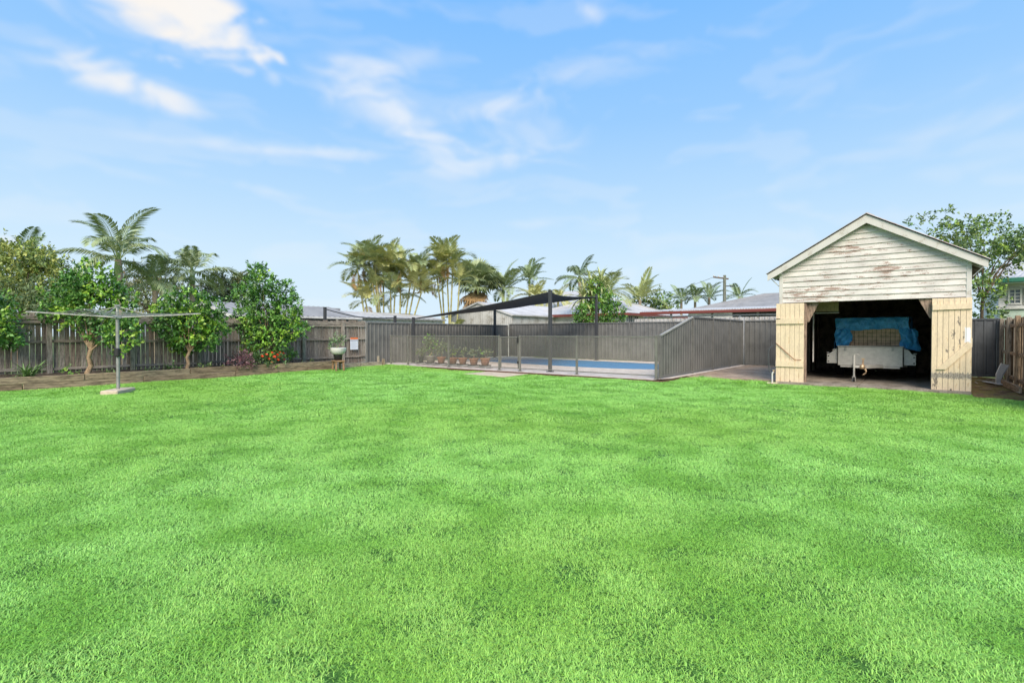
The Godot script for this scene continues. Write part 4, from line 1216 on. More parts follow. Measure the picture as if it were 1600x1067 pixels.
# ---------------------------------------------------------------- right edge: timber fence seen from its rail side, odds and ends
func make_right_side() -> void:
	var f := thing("paling_fence", "brown timber fence with heavy posts at right edge of yard", "fence", Vector3(1.86, -0.04, -17.0))
	var r := rgen(12)
	var z := -20.4
	var k := 0
	while z < -11.9:
		var w := r.randf_range(0.10, 0.15)
		var gap := 0.09 if k % 9 == 4 else r.randf_range(0.006, 0.014)
		var b := MB.new()
		b.uo = Vector2(r.randf() * 7, r.randf() * 7)
		b.box(Vector3(0.03, 0.84 + r.randf_range(-0.02, 0.02), 0), Vector3(0.018, 1.68, w), Basis.IDENTITY, 0.003)
		part("paling", b, M.brown_wood[r.randi() % 3], f, Vector3(r.randf_range(-0.004, 0.004), 0, z + w * 0.5 + 17.0))
		z += w + gap
		k += 1
	for q in [[-20.3, 0.13], [-18.75, 0.20], [-17.2, 0.17], [-15.6, 0.16], [-13.8, 0.16], [-12.0, 0.16]]:
		part("post", one_box(Vector3(-0.045, 0.86, q[0] + 17.0), Vector3(0.09, 1.73, q[1]), 0.008, Vector2(q[0], 0)), M.brown_wood[2 if int(q[0]) % 2 == 0 else 0], f)
	for q in [[-20.23, -18.86], [-18.64, -17.29], [-17.11, -15.69], [-15.51, -13.89], [-13.71, -12.09]]:
		for yy in [0.16, 0.78, 1.5]:
			part("rail", one_box(Vector3(-0.012, yy, (q[0] + q[1]) * 0.5 + 17.0), Vector3(0.055, 0.085, q[1] - q[0]), 0.006, Vector2(yy, q[0])), M.brown_wood[r.randi() % 3], f)
	# a plinth board lying along its foot
	var pl := MB.new()
	pl.beam(Vector3(1.58, 0.045, -17.5), Vector3(1.66, 0.045, -15.2), 0.05, 0.15, 0.006)
	solid("loose_plank", "brown plank lying on edge at foot of the right fence", "plank", pl, M.brown_wood[0])
	pl = MB.new()
	pl.beam(Vector3(1.30, 0.0, -18.2), Vector3(1.55, 0.01, -17.2), 0.09, 0.022, 0.004)
	solid("loose_plank", "pale thin board lying flat on the dirt beside the right fence", "plank", pl, M.white_paint)
	# white bent offcut leaning on the fence
	var wb := MB.new()
	wb.prism([Vector2(0.0, 0.0), Vector2(0.10, 0.0), Vector2(0.12, 0.26), Vector2(0.235, 0.50), Vector2(0.10, 0.55), Vector2(0.0, 0.27)], -0.02, 0.02, Transform3D(Basis(Vector3.UP, 0.35), Vector3(1.47, -0.03, -17.55)))
	var off := thing("metal_offcut", "white bent sheet metal offcut leaning against the right fence post", "offcut", Vector3(1.5, -0.03, -17.55))
	var p0 := part("face", wb, M.white_paint, off)
	p0.position = -Vector3(1.5, -0.03, -17.55)
	var p1 := part("return_flange", one_box(Vector3(0.0, 0.36, -0.12), Vector3(0.02, 0.38, 0.2), 0.004), M.fibro, off)
	p1.rotation.z = -0.4
	var rr := rgen(14)
	for q in 16:
		var s := MB.new()
		var c := Vector3(rr.randf_range(1.0, 1.75), -0.005, rr.randf_range(-20.0, -15.2))
		var d := Vector3(rr.randf_range(-1, 1), 0, rr.randf_range(-1, 1)).normalized() * rr.randf_range(0.08, 0.22)
		s.beam(c - d, c + d + Vector3(0, 0.012, 0), rr.randf_range(0.015, 0.04), 0.014, 0.003)
		solid("timber_scrap", "small splinter of scrap timber on dirt between shed and right fence", "scrap", s, [M.brown_wood[1], M.pale_sleeper, M.wood[3]][q % 3], Vector3.ZERO, "scrap timber on the dirt strip")

# ---------------------------------------------------------------- neighbours' buildings
func window(parent: Node3D, at: Vector3, w: float, h: float, turn: float, bars: int) -> void:
	var n := Node3D.new()
	n.name = "window"
	parent.add_child(n, true)
	n.position = at; n.rotation.y = turn
	part("frame", boxes([[Vector3(0, h * 0.5 + 0.03, 0.02), Vector3(w + 0.12, 0.06, 0.05)], [Vector3(0, -h * 0.5 - 0.03, 0.02), Vector3(w + 0.12, 0.06, 0.06)], [Vector3(-w * 0.5 - 0.03, 0, 0.02), Vector3(0.06, h, 0.05)], [Vector3(w * 0.5 + 0.03, 0, 0.02), Vector3(0.06, h, 0.05)]], 0.005), M.white_paint, n)
	part("pane", one_box(Vector3(0, 0, -0.005), Vector3(w, h, 0.01)), M.pane, n)
	for k in bars:
		part("glazing_bar", one_box(Vector3(0, h * (-0.5 + (k + 1.0) / (bars + 1.0)), 0.015), Vector3(w, 0.03, 0.025)), M.white_paint, n)
	part("glazing_bar", one_box(Vector3(0, 0, 0.018), Vector3(0.03, h, 0.025)), M.white_paint, n)

# gabled building: ridge runs along Z; x0..x1, z0 (near) .. z1 (far)
func gabled(called: String, label: String, x0: float, x1: float, z0: float, z1: float, eave: float, ridge: float, wall: Material, roof: Material, trim: Material, pitch := 0.15, over := 0.12) -> Node3D:
	var o := Vector3((x0 + x1) * 0.5, -0.35, (z0 + z1) * 0.5)
	var t := thing(called, label, "building", o)
	var cx := (x0 + x1) * 0.5
	var ends := [[z0, 1.0], [z1, -1.0]]
	for e in ends:
		var b := MB.new()
		var z: float = e[0]
		for s in [[x0, cx, eave, ridge], [cx, x1, ridge, eave]]:
			var p := [Vector3(s[0], -0.35, z) - o, Vector3(s[1], -0.35, z) - o, Vector3(s[0], s[2], z) - o, Vector3(s[1], s[3], z) - o]
			if e[1] > 0:
				b.ribbed(p[0], p[1], p[2], p[3], pitch, 0.02, false)
			else:
				b.ribbed(p[1], p[0], p[3], p[2], pitch, 0.02, false)
		part("gable_wall", b, wall, t)
	for s in [x0, x1]:
		var b := MB.new()
		if s == x1:
			b.ribbed(Vector3(s, -0.35, z0) - o, Vector3(s, -0.35, z1) - o, Vector3(s, eave, z0) - o, Vector3(s, eave, z1) - o, pitch, 0.02, false)
		else:
			b.ribbed(Vector3(s, -0.35, z1) - o, Vector3(s, -0.35, z0) - o, Vector3(s, eave, z1) - o, Vector3(s, eave, z0) - o, pitch, 0.02, false)
		part("side_wall", b, wall, t)
		var sg: float = signf(s - cx)
		var sl: float = (ridge - eave) / absf(s - cx)
		var lowx: float = s + sg * over
		var lowy: float = eave - sl * over + 0.05
		var rf := MB.new()
		var pp := [Vector3(lowx, lowy, z0 + over) - o, Vector3(lowx, lowy, z1 - over) - o, Vector3(cx, ridge + 0.05, z0 + over) - o, Vector3(cx, ridge + 0.05, z1 - over) - o]
		if sg > 0:
			rf.ribbed(pp[0], pp[1], pp[2], pp[3], pitch * 1.3, 0.025, false)
		else:
			rf.ribbed(pp[1], pp[0], pp[3], pp[2], pitch * 1.3, 0.025, false)
		var rn := part("roof", rf, roof, t)
		part("gutter", one_box(Vector3(lowx + sg * 0.04, lowy - 0.04, (z0 + z1) * 0.5) - o, Vector3(0.1, 0.09, z0 - z1 + 2.0 * over), 0.01), trim, rn)
		var bg := MB.new()
		bg.beam(Vector3(lowx, lowy - 0.05, z0 + over - 0.01) - o, Vector3(cx, ridge, z0 + over - 0.01) - o, 0.02, 0.12)
		part("barge_board", bg, trim, rn)
	return t

# hipped house
func hipped(label: String, x0: float, x1: float, z0: float, z1: float, eave: float, ridge: float, wall: Material, roof: Material, trim: Material) -> Node3D:
	var o := Vector3((x0 + x1) * 0.5, -0.35, (z0 + z1) * 0.5)
	var t := thing("house", label, "house", o)
	part("wall", one_box(Vector3(0, (eave + 0.35) * 0.5, 0), Vector3(x1 - x0, eave + 0.35, z0 - z1)), wall, t)
	var ov := 0.5
	var a := [Vector3(x0 - ov, eave, z0 + ov) - o, Vector3(x1 + ov, eave, z0 + ov) - o, Vector3(x1 + ov, eave, z1 - ov) - o, Vector3(x0 - ov, eave, z1 - ov) - o]
	var wx := x1 - x0
	var wz := z0 - z1
	var r0 := Vector3.ZERO
	var r1 := Vector3.ZERO
	if wx > wz:
		r0 = Vector3(x0 + wz * 0.5, ridge, (z0 + z1) * 0.5) - o; r1 = Vector3(x1 - wz * 0.5, ridge, (z0 + z1) * 0.5) - o
		for q in [[a[0], a[1], r0, r1], [a[1], a[2], r1, r1], [a[2], a[3], r1, r0], [a[3], a[0], r0, r0]]:
			var b := MB.new()
			b.ribbed(q[0], q[1], q[2], q[3], 0.2, 0.02, false)
			part("roof", b, roof, t)
	else:
		r0 = Vector3((x0 + x1) * 0.5, ridge, z0 - wx * 0.5) - o; r1 = Vector3((x0 + x1) * 0.5, ridge, z1 + wx * 0.5) - o
		for q in [[a[0], a[1], r0, r0], [a[1], a[2], r0, r1], [a[2], a[3], r1, r1], [a[3], a[0], r1, r0]]:
			var b := MB.new()
			b.ribbed(q[0], q[1], q[2], q[3], 0.2, 0.02, false)
			part("roof", b, roof, t)
	part("fascia", boxes([[Vector3(0, eave + 0.27, z0 + ov - o.z), Vector3(wx + 2 * ov + 0.06, 0.17, 0.06)], [Vector3(0, eave + 0.27, z1 - ov - o.z), Vector3(wx + 2 * ov + 0.06, 0.17, 0.06)], [Vector3(x1 + ov - o.x, eave + 0.27, 0), Vector3(0.06, 0.168, wz + 2 * ov - 0.07)], [Vector3(x0 - ov - o.x, eave + 0.27, 0), Vector3(0.06, 0.168, wz + 2 * ov - 0.07)]]), trim, t)
	part("soffit", one_box(Vector3(0, eave + 0.25, 0), Vector3(wx + 2 * ov - 0.08, 0.03, wz + 2 * ov - 0.08)), M.white_paint, t)
	return t

func make_neighbours() -> void:
	gabled("zinc_shed", "weathered zinc shed with low gable behind the pool fence", -26.7, -20.8, -26.0, -34.5, 2.50, 3.40, M.zinc_wall, M.zinc_roof, M.zinc_roof, 0.16)
	gabled("grey_shed", "long low shed with grey roof behind the timber fence", -26.0, -20.9, -8.7, -14.4, 1.98, 2.55, M.grey_wall, M.grey_roof, M.white_paint, 0.2)
	var wh := gabled("white_shed", "plain white shed with shallow gable below the cane palms", -30.0, -23.6, -15.6, -22.5, 2.12, 2.55, M.white_wall, M.zinc_roof, M.fibro, 0.3)
	part("skylight", one_box(Vector3(0.6, 2.98, 3.0), Vector3(1.4, 0.12, 0.8), 0.02), M.fibro, wh)
	gabled("grey_shed", "little grey gabled shed roof between the garden trees", -27.4, -24.6, -9.2, -11.6, 1.98, 2.42, M.fibro, M.zinc_roof, M.white_paint, 0.2)
	hipped("distant house with red fascia and pale roof left of the vine", -34.0, -22.0, -39.5, -50.0, 3.5, 5.6, M.white_wall, M.zinc_roof, M.red_trim)
	var hb := hipped("white house with red fascia and white windows right of the vine", -23.0, -15.2, -31.0, -40.5, 2.62, 4.1, M.white_wall, M.zinc_roof, M.red_trim)
	# windows on its right-hand side, which faces +X
	var ho := Vector3(-19.1, -0.35, -35.75)
	for z in [-31.6, -32.5, -35.4]:
		window(hb, Vector3(-15.19, 2.0, z) - ho, 0.55, 0.9, PI * 0.5, 3)
	part("weather_hood", one_box(Vector3(-15.0, 1.46, -33.0) - ho, Vector3(0.5, 0.06, 4.0), 0.01), M.red_trim, hb)
	hipped("far house with plain grey hipped roof behind the carport", -17.5, -3.0, -49.0, -60.0, 3.5, 5.2, M.white_wall, M.grey_roof, M.white_paint)
	# carport: low skillion roof with a red gutter, on posts
	var co := Vector3(-7.4, -0.35, -26.8)
	var cp := thing("carport", "open carport with grey iron roof and red gutter behind deck fence", "carport", co)
	var b := MB.new()
	b.ribbed(Vector3(-11.4, 2.40, -25.05) - co, Vector3(-3.2, 2.40, -25.05) - co, Vector3(-11.4, 2.66, -28.9) - co, Vector3(-3.2, 2.66, -28.9) - co, 0.12, 0.025, false)
	part("roof", b, M.zinc_roof, cp)
	part("gutter", one_box(Vector3(-7.3, 2.31, -25.0) - co, Vector3(8.3, 0.14, 0.12), 0.012), M.red_trim, cp)
	part("beam", one_box(Vector3(-7.3, 2.13, -25.3) - co, Vector3(8.2, 0.07, 0.1), 0.006), M.white_paint, cp)
	for x in [-11.2, -8.9, -6.6, -4.3]:
		part("post", one_box(Vector3(x, 0.87, -25.3) - co, Vector3(0.1, 2.44, 0.1), 0.006), M.white_paint, cp)
		part("post", one_box(Vector3(x, 1.1, -28.6) - co, Vector3(0.1, 2.9, 0.1), 0.006), M.white_paint, cp)
	part("back_screen", one_box(Vector3(-5.6, 1.3, -28.8) - co, Vector3(4.6, 2.5, 0.05)), M.grey_wall, cp)
	# old pale corrugated fence behind the steel one
	var of := Vector3(-8.0, -0.35, -23.6)
	var pf := thing("corrugated_fence", "pale old corrugated iron fence below the carport gutter", "fence", of)
	for k in 6:
		var s := MB.new()
		var x := -11.1 + k * 1.6
		s.ribbed(Vector3(x, -0.35, -23.6) - of, Vector3(x + 1.6, -0.35, -23.6) - of, Vector3(x, 1.98, -23.6) - of, Vector3(x + 1.6, 1.98, -23.6) - of, 0.2, 0.04)
		part("sheet", s, M.zinc_wall, pf)
	# right: house on stumps with a green gutter
	var ro := Vector3(7.5, -0.35, -31.0)
	var rh := thing("house", "white and mint house with green gutter behind the right fence", "house", ro)
	for k in 11:
		part("weatherboard", one_box(Vector3(7.6, 2.30 + k * 0.088, -27.0) - ro, Vector3(10.6, 0.086, 0.05), 0.006), M.white_wall, rh)
	part("wall", one_box(Vector3(7.6, 1.2, -31.0) - ro, Vector3(10.5, 3.9, 7.9)), M.white_wall, rh)
	part("sill_beam", one_box(Vector3(7.6, 2.24, -26.94) - ro, Vector3(10.7, 0.12, 0.14), 0.01), M.white_paint, rh)
	for k in 10:
		part("lower_panel", one_box(Vector3(2.85 + k * 1.05, 0.9, -26.98) - ro, Vector3(1.03, 2.5, 0.03), 0.005), M.mint, rh)
	for x in [2.75, 3.18, 3.9, 4.4]:
		window(rh, Vector3(x, 2.66, -26.955) - ro, 0.27, 0.5, 0.0, 3)
	part("green_fascia", one_box(Vector3(7.4, 3.24, -26.3) - ro, Vector3(11.6, 0.16, 0.12), 0.015), M.green_trim, rh)
	part("soffit", one_box(Vector3(7.4, 3.14, -26.65) - ro, Vector3(11.5, 0.03, 0.7)), M.mint, rh)
	var rf := MB.new()
	rf.ribbed(Vector3(1.6, 3.31, -26.25) - ro, Vector3(13.2, 3.31, -26.25) - ro, Vector3(3.5, 4.7, -30.5) - ro, Vector3(11.0, 4.7, -30.5) - ro, 0.16, 0.025, false)
	part("roof", rf, M.zinc_roof, rh)
	# power pole with its wires
	var po := Vector3(-16.53, -0.35, -57.2)
	var pole := thing("power_pole", "weathered timber power pole against the sky behind the carport", "pole", po)
	var pb := MB.new()
	pb.tube([Vector3(0, 0, 0), Vector3(0, 7.9, 0)], [0.19, 0.15], 12)
	part("shaft", pb, M.pole_wood, pole)
	var arm := MB.new()
	arm.beam(Vector3(-1.0, 7.72, 0.6), Vector3(0.35, 7.5, -0.2), 0.12, 0.14, 0.01)
	part("crossarm", arm, M.dark_bark, pole)
	for k in 3:
		var ins := MB.new()
		ins.lathe(Vector3(-0.95 + k * 0.42, 7.78 - k * 0.07, 0.57 - k * 0.25), [Vector2(0.0, 0.0), Vector2(0.06, 0.0), Vector2(0.07, 0.1), Vector2(0.04, 0.16), Vector2(0.0, 0.17)], 8)
		part("insulator", ins, M.white_paint, pole)
	part("street_light", boxes([[Vector3(0.35, 6.75, -0.25), Vector3(0.5, 0.1, 0.18)], [Vector3(0.62, 6.72, -0.45), Vector3(0.35, 0.14, 0.22)]], 0.02), M.fence_dark, pole)
	for q in [[Vector3(-16.6, 6.9, -57.1), Vector3(-24.0, 3.4, -51.0), "thin service wire sloping down left from the power pole"], [Vector3(-30.0, 5.95, -62.0), Vector3(-17.3, 7.45, -56.7), "faint overhead wire rising from left to the pole crossarm"]]:
		var pts := []
		for k in 13:
			var t := k / 12.0
			pts.append(q[0].lerp(q[1], t) - Vector3(0, 0.5 * sin(PI * t), 0))
		var wmesh := MB.new()
		wmesh.tube(pts, [0.018], 5)
		solid("overhead_wire", q[2], "wire", wmesh, M.sail_post)

# ---------------------------------------------------------------- broad-leaved trees
func shade_of(r: RandomNumberGenerator, pal: Array) -> Color:
	var c: Color = pal[r.randi() % pal.size()]
	var k := r.randf_range(0.8, 1.2)
	return Color(c.r * k * r.randf_range(0.9, 1.15), c.g * k, c.b * k)

# leaves on short twigs spread through and over each clump; some clumps carry a flush of young leaves
func foliage(blobs: Array, seed_: int, per: float, leaf_l: float, leaf_w: float, pal: Array, flush: Array, flush_share: float, hollow := 0.45, ragged := 0.3, off := Vector3.ZERO) -> MB:
	var r := rgen(seed_)
	var b := MB.new()
	var flushes := noise(seed_ + 5, 0.9 * 0.11 / leaf_l, 2)
	for q in blobs:
		var c := Vector3(q[0], q[1], q[2]) - off
		var rad: float = q[3]
		# each clump breaks into smaller sprays
		var sprays := maxi(5, int(rad * rad * per))
		var dirs := []
		for k in maxi(4, int(7.0 * rad / 0.4)):
			dirs.append([on_ball(r), r.randf_range(0.0, ragged)])
		for k in sprays:
			var d := on_ball(r)
			var reach := 1.0
			for e in dirs:
				var near: float = d.dot(e[0])
				if near > 0.75:
					reach += e[1] * (near - 0.75) * 4.0
			var depth := lerpf(hollow, 1.0, sqrt(r.randf())) * reach
			var p := c + d * rad * depth
			var outw := (d + Vector3.UP * 0.35 + on_ball(r) * 0.5).normalized()
			var young := depth > 0.78 and r.randf() < 0.85 and flushes.get_noise_3d(p.x, p.y, p.z) * 1.6 + 0.5 < flush_share
			var pp: Array = flush if young else pal
			var tone := shade_of(r, pp)
			var twig := leaf_l * r.randf_range(1.2, 2.2)
			for j in r.randi_range(6, 9):
				var s := r.randf()
				var around := on_ball(r)
				var ld := (outw * 0.6 + around).normalized()
				var nn := (Vector3.UP * 0.8 + outw * 0.5 + on_ball(r) * 0.7)
				nn = (nn - ld * nn.dot(ld)).normalized()
				var kk := r.randf_range(0.85, 1.15)
				b.col = Color(tone.r * kk, tone.g * kk, tone.b * kk)
				b.leaf(p + outw * twig * s, ld, nn, leaf_l * r.randf_range(0.75, 1.2), leaf_w * r.randf_range(0.8, 1.2))
	return b

func limbs(base: Vector3, blobs: Array, r0: float, seed_: int, fork: float, off := Vector3.ZERO) -> MB:
	var r := rgen(seed_)
	var b := MB.new()
	var mid := Vector3.ZERO
	for q in blobs:
		mid += Vector3(q[0], q[1], q[2])
	mid /= blobs.size()
	var f := base.lerp(Vector3(mid.x, base.y + fork, mid.z), 0.5)
	f.y = base.y + fork
	var k1 := base.lerp(f, 0.35) + Vector3(r.randf_range(-0.05, 0.05), 0, r.randf_range(-0.07, 0.07))
	var k2 := base.lerp(f, 0.7) + Vector3(r.randf_range(-0.05, 0.05), 0, r.randf_range(-0.07, 0.07))
	b.tube([base - off - Vector3(0, 0.06, 0), base - off + Vector3(0, 0.03, 0), k1 - off, k2 - off, f - off], [r0 * 1.5, r0 * 1.15, r0, r0 * 0.9, r0 * 0.85], 9)
	for q in blobs:
		var e := Vector3(q[0], q[1], q[2])
		var m1 := f.lerp(e, 0.4) + Vector3(0, 0.12 * (e - f).length(), 0) + on_ball(r) * 0.05
		var s := clampf(q[3] / 0.5, 0.35, 1.0) * r0 * 0.55
		b.tube([f - off - Vector3(0, 0.02, 0), m1 - off, e - off], [s, s * 0.7, s * 0.25], 6)
	return b

func tree(called: String, label: String, base: Vector3, blobs: Array, seed_: int, per: float, ll: float, lw: float, pal: Array, flush: Array, share: float, r0: float, fork: float, bark: Material, leafm: Material, hollow := 0.45, ragged := 0.3) -> void:
	var t := thing(called, label, "tree", base)
	part("trunk", limbs(base, blobs, r0, seed_ + 1, fork, base), bark, t)
	part("crown", foliage(blobs, seed_, per, ll, lw, pal, flush, share, hollow, ragged, base), leafm, t)

const DEEP := [Color(0.09, 0.225, 0.045), Color(0.115, 0.265, 0.05), Color(0.075, 0.19, 0.045), Color(0.15, 0.33, 0.06)]
const FLUSH := [Color(0.27, 0.48, 0.06), Color(0.35, 0.55, 0.07), Color(0.21, 0.42, 0.06)]
const OLIVE := [Color(0.20, 0.29, 0.08), Color(0.26, 0.35, 0.10), Color(0.15, 0.23, 0.07), Color(0.33, 0.40, 0.11)]
const DARK := [Color(0.14, 0.20, 0.09), Color(0.18, 0.24, 0.11), Color(0.24, 0.28, 0.14)]
const MID := [Color(0.15, 0.26, 0.085), Color(0.20, 0.31, 0.10), Color(0.11, 0.20, 0.07), Color(0.25, 0.36, 0.11)]
const VINE_C := [Color(0.13, 0.29, 0.055), Color(0.17, 0.35, 0.06), Color(0.09, 0.22, 0.045)]

func make_trees() -> void:
	tree("garden_tree", "glossy green tree with crooked pale trunk behind the clothesline", Vector3(-17.1, 0.2, -3.52), TREE_A, 501, 980.0, 0.10, 0.055, DEEP, FLUSH, 0.34, 0.06, 0.62, M.bark, M.leaf, 0.4, 0.55)
	tree("garden_tree", "glossy green tree with slanting forked trunk in middle of garden bed", Vector3(-17.1, 0.2, -5.85), TREE_B, 511, 980.0, 0.10, 0.055, DEEP, FLUSH, 0.30, 0.05, 0.5, M.bark, M.leaf, 0.4, 0.55)
	tree("garden_tree", "tallest garden tree, dark dense crown above the purple and orange plants", Vector3(-17.2, 0.2, -8.3), TREE_C, 521, 980.0, 0.10, 0.055, DEEP, FLUSH, 0.1, 0.055, 0.45, M.bark, M.leaf, 0.4, 0.55)
	tree("garden_tree", "garden tree cut off by left edge of the picture", Vector3(-17.1, 0.2, -0.95), TREE_D, 531, 980.0, 0.10, 0.055, DEEP, FLUSH, 0.34, 0.06, 0.5, M.bark, M.leaf, 0.4, 0.55)
	tree("bushy_tree", "big rounded olive-green tree far left behind the fence", Vector3(-44.0, -0.35, -5.5), FAR_A, 541, 210.0, 0.20, 0.11, OLIVE, [Color(0.36, 0.42, 0.11)], 0.35, 0.22, 3.0, M.dark_bark, M.far_leaf, 0.6, 0.5)
	tree("bushy_tree", "pale green shrub massed low behind left end of timber fence", Vector3(-38.0, -0.35, -5.0), FAR_B, 551, 220.0, 0.26, 0.06, [Color(0.15, 0.21, 0.09), Color(0.19, 0.25, 0.11), Color(0.10, 0.16, 0.06)], OLIVE, 0.2, 0.15, 1.4, M.dark_bark, M.far_leaf, 0.6, 0.5)
	tree("bushy_tree", "dark shaggy tree under the big feather palm", Vector3(-42.0, -0.35, -12.0), FAR_C, 561, 190.0, 0.26, 0.07, DARK, [Color(0.30, 0.33, 0.07), Color(0.28, 0.20, 0.11)], 0.18, 0.2, 3.0, M.dark_bark, M.far_leaf, 0.55, 0.5)
	tree("bushy_tree", "grey-green shaggy tree between the two middle garden trees", Vector3(-36.0, -0.35, -14.0), FAR_D, 571, 190.0, 0.24, 0.07, [Color(0.09, 0.13, 0.055), Color(0.13, 0.16, 0.08), Color(0.06, 0.09, 0.04)], [Color(0.22, 0.24, 0.10)], 0.2, 0.18, 2.5, M.dark_bark, M.far_leaf, 0.5, 0.5)
	tree("airy_tree", "tall airy small-leaved tree behind right side of the shed", Vector3(1.52, -0.2, -22.7), TREE_R, 581, 520.0, 0.10, 0.06, MID, [Color(0.17, 0.28, 0.05), Color(0.24, 0.36, 0.05)], 0.22, 0.05, 2.6, M.dark_bark, M.far_leaf, 0.2, 0.6)
	tree("vine_bush", "bright green vine-covered bush rising behind the pool's back fence", Vector3(-13.2, -0.35, -23.6), VINE, 591, 520.0, 0.13, 0.07, VINE_C, [Color(0.22, 0.36, 0.05)], 0.15, 0.09, 1.3, M.dark_bark, M.leaf, 0.6, 0.35)
	tree("bushy_tree", "rounded green tree beyond the white house with red fascia", Vector3(-17.0, -0.35, -40.6), FAR_E, 601, 190.0, 0.22, 0.12, MID, OLIVE, 0.3, 0.15, 2.6, M.dark_bark, M.far_leaf, 0.6, 0.4)

# ---------------------------------------------------------------- palms
# one feather leaf along +X; bend in radians over its length, leaflets hang by droop
func frond_mesh(l: float, pairs: int, leaflet: float, width: float, bend: float, droop: float, lift: float, seed_: int) -> ArrayMesh:
	var r := rgen(seed_)
	var b := MB.new()
	var pts := []
	var dirs := []
	var p := Vector3.ZERO
	var n := 22
	for k in n + 1:
		var t := float(k) / n
		var a := -bend * pow(t, 1.5)
		var d := Vector3(cos(a), sin(a), 0)
		pts.append(p); dirs.append(d)
		p += d * l / n
	b.col = Color(1.25, 1.2, 0.9)
	var thin := []
	var rads := []
	for k in range(0, n + 1, 3):
		thin.append(pts[k]); rads.append(lerpf(0.022, 0.005, float(k) / n) * l / 2.5)
	b.tube(thin, rads, 4, false)
	for k in pairs:
		var t := lerpf(0.14, 0.995, (k + 0.5) / pairs)
		var i := mini(int(t * n), n - 1)
		var fr := t * n - i
		var q: Vector3 = pts[i].lerp(pts[i + 1], fr)
		var d: Vector3 = dirs[i]
		var up := Vector3(-d.y, d.x, 0)
		var ll := leaflet * sin(PI * clampf(0.12 + 0.80 * t, 0, 1)) * r.randf_range(0.85, 1.12) + leaflet * 0.12
		for s in [-1.0, 1.0]:
			if r.randf() < 0.04:
				continue
			var fwd := lerpf(0.35, 1.1, t) + r.randf_range(-0.12, 0.12)
			var dir := (Vector3(0, 0, s) + d * fwd + up * (lift + r.randf_range(-0.12, 0.12))).normalized()
			var mid := q + dir * ll * 0.5
			var dn := (dir + Vector3.DOWN * droop * r.randf_range(0.8, 1.3)).normalized()
			var tip := mid + dn * ll * 0.5
			var side := dir.cross(up).normalized() * width * 0.5
			var kk := r.randf_range(0.7, 1.3)
			b.col = Color(kk * r.randf_range(0.92, 1.12), kk, kk * 0.95)
			var nn := dir.cross(side).normalized()
			var base := b.v.size()
			b.vert(q, nn, Vector2.ZERO); b.vert(mid + side, nn, Vector2.ZERO); b.vert(mid - side, nn, Vector2.ZERO); b.vert(tip, dn.cross(side).normalized(), Vector2.ZERO)
			b.ix.append_array([base, base + 1, base + 2, base + 1, base + 3, base + 2])
	return b.mesh()

func fan_mesh(l: float, seed_: int) -> ArrayMesh:
	var r := rgen(seed_)
	var b := MB.new()
	b.tube([Vector3.ZERO, Vector3(l * 0.5, 0, 0)], [0.02, 0.014], 4, false)
	var c := Vector3(l * 0.5, 0, 0)
	for k in 26:
		var a := lerpf(-2.1, 2.1, k / 25.0)
		var dir := Vector3(cos(a), 0.0, sin(a))
		var ll := l * 0.55 * (1.0 - 0.12 * absf(a)) * r.randf_range(0.9, 1.1)
		var side := Vector3(-sin(a), 0.12, cos(a)) * l * 0.035
		var mid := c + dir * ll * 0.62
		var tip := c + dir * ll + Vector3.DOWN * ll * r.randf_range(0.15, 0.5)
		var kk := r.randf_range(0.7, 1.3)
		b.col = Color(kk, kk, kk)
		var base := b.v.size()
		var nn := Vector3(sin(a) * 0.3, 1, 0).normalized()
		b.vert(c, nn, Vector2.ZERO); b.vert(mid + side, nn, Vector2.ZERO); b.vert(mid - side, nn, Vector2.ZERO); b.vert(tip, nn, Vector2.ZERO)
		b.ix.append_array([base, base + 2, base + 1, base + 1, base + 2, base + 3])
	return b.mesh()

func frond_set(kind: String) -> Array:
	if shared.has(kind):
		return shared[kind]
	var out := []
	match kind:
		"feather":
			for k in 6:
				out.append(frond_mesh(1.0, 64, 0.27, 0.021, [0.9, 1.3, 1.6, 1.1, 1.5, 1.75][k], 1.3, 0.05, 700 + k))
		"cane":
			for k in 6:
				out.append(frond_mesh(1.0, 54, 0.34, 0.026, [0.7, 1.0, 1.4, 1.8, 1.2, 0.9][k], 0.45, 0.35, 720 + k))
		"stiff":
			for k in 5:
				out.append(frond_mesh(1.0, 42, 0.26, 0.032, [0.3, 0.6, 1.0, 1.4, 0.8][k], 0.3, 0.25, 740 + k))
		"fan":
			for k in 4:
				out.append(fan_mesh(1.0, 760 + k))
		"strap":
			for k in 4:
				out.append(strap_mesh(1.0, 0.09, [0.8, 1.4, 2.0, 1.1][k]))
	shared[kind] = out
	return out

# a single long strap leaf (yucca, spider plant) along +X
func strap_mesh(l: float, w: float, bend: float) -> ArrayMesh:
	var b := MB.new()
	var p := Vector3.ZERO
	var n := 6
	var last := []
	for k in n + 1:
		var t := float(k) / n
		var a := -bend * t * t
		var hw := w * 0.5 * (1.0 - t * t * t) * (0.6 + 0.8 * t * (1.0 - t) * 2.0)
		var up := Vector3(-sin(a), cos(a), 0)
		var now := [p + Vector3(0, 0, hw) + up * hw * 0.3, p, p + Vector3(0, 0, -hw) + up * hw * 0.3]
		if k > 0:
			b.poly([last[0], last[1], now[1], now[0]]); b.poly([last[1], last[2], now[2], now[1]])
		last = now
		p += Vector3(cos(a), sin(a), 0) * l / n
	return b.mesh()

func put_frond(t: Node3D, mesh: Mesh, m: Material, at: Vector3, az: float, el: float, size: float, called := "frond") -> void:
	var f := part(called, mesh, m, t, at)
	f.basis = Basis(Vector3.UP, az) * Basis(Vector3.BACK, el) * Basis(Vector3.RIGHT, 0.0)
	f.scale = Vector3(size, size, size)

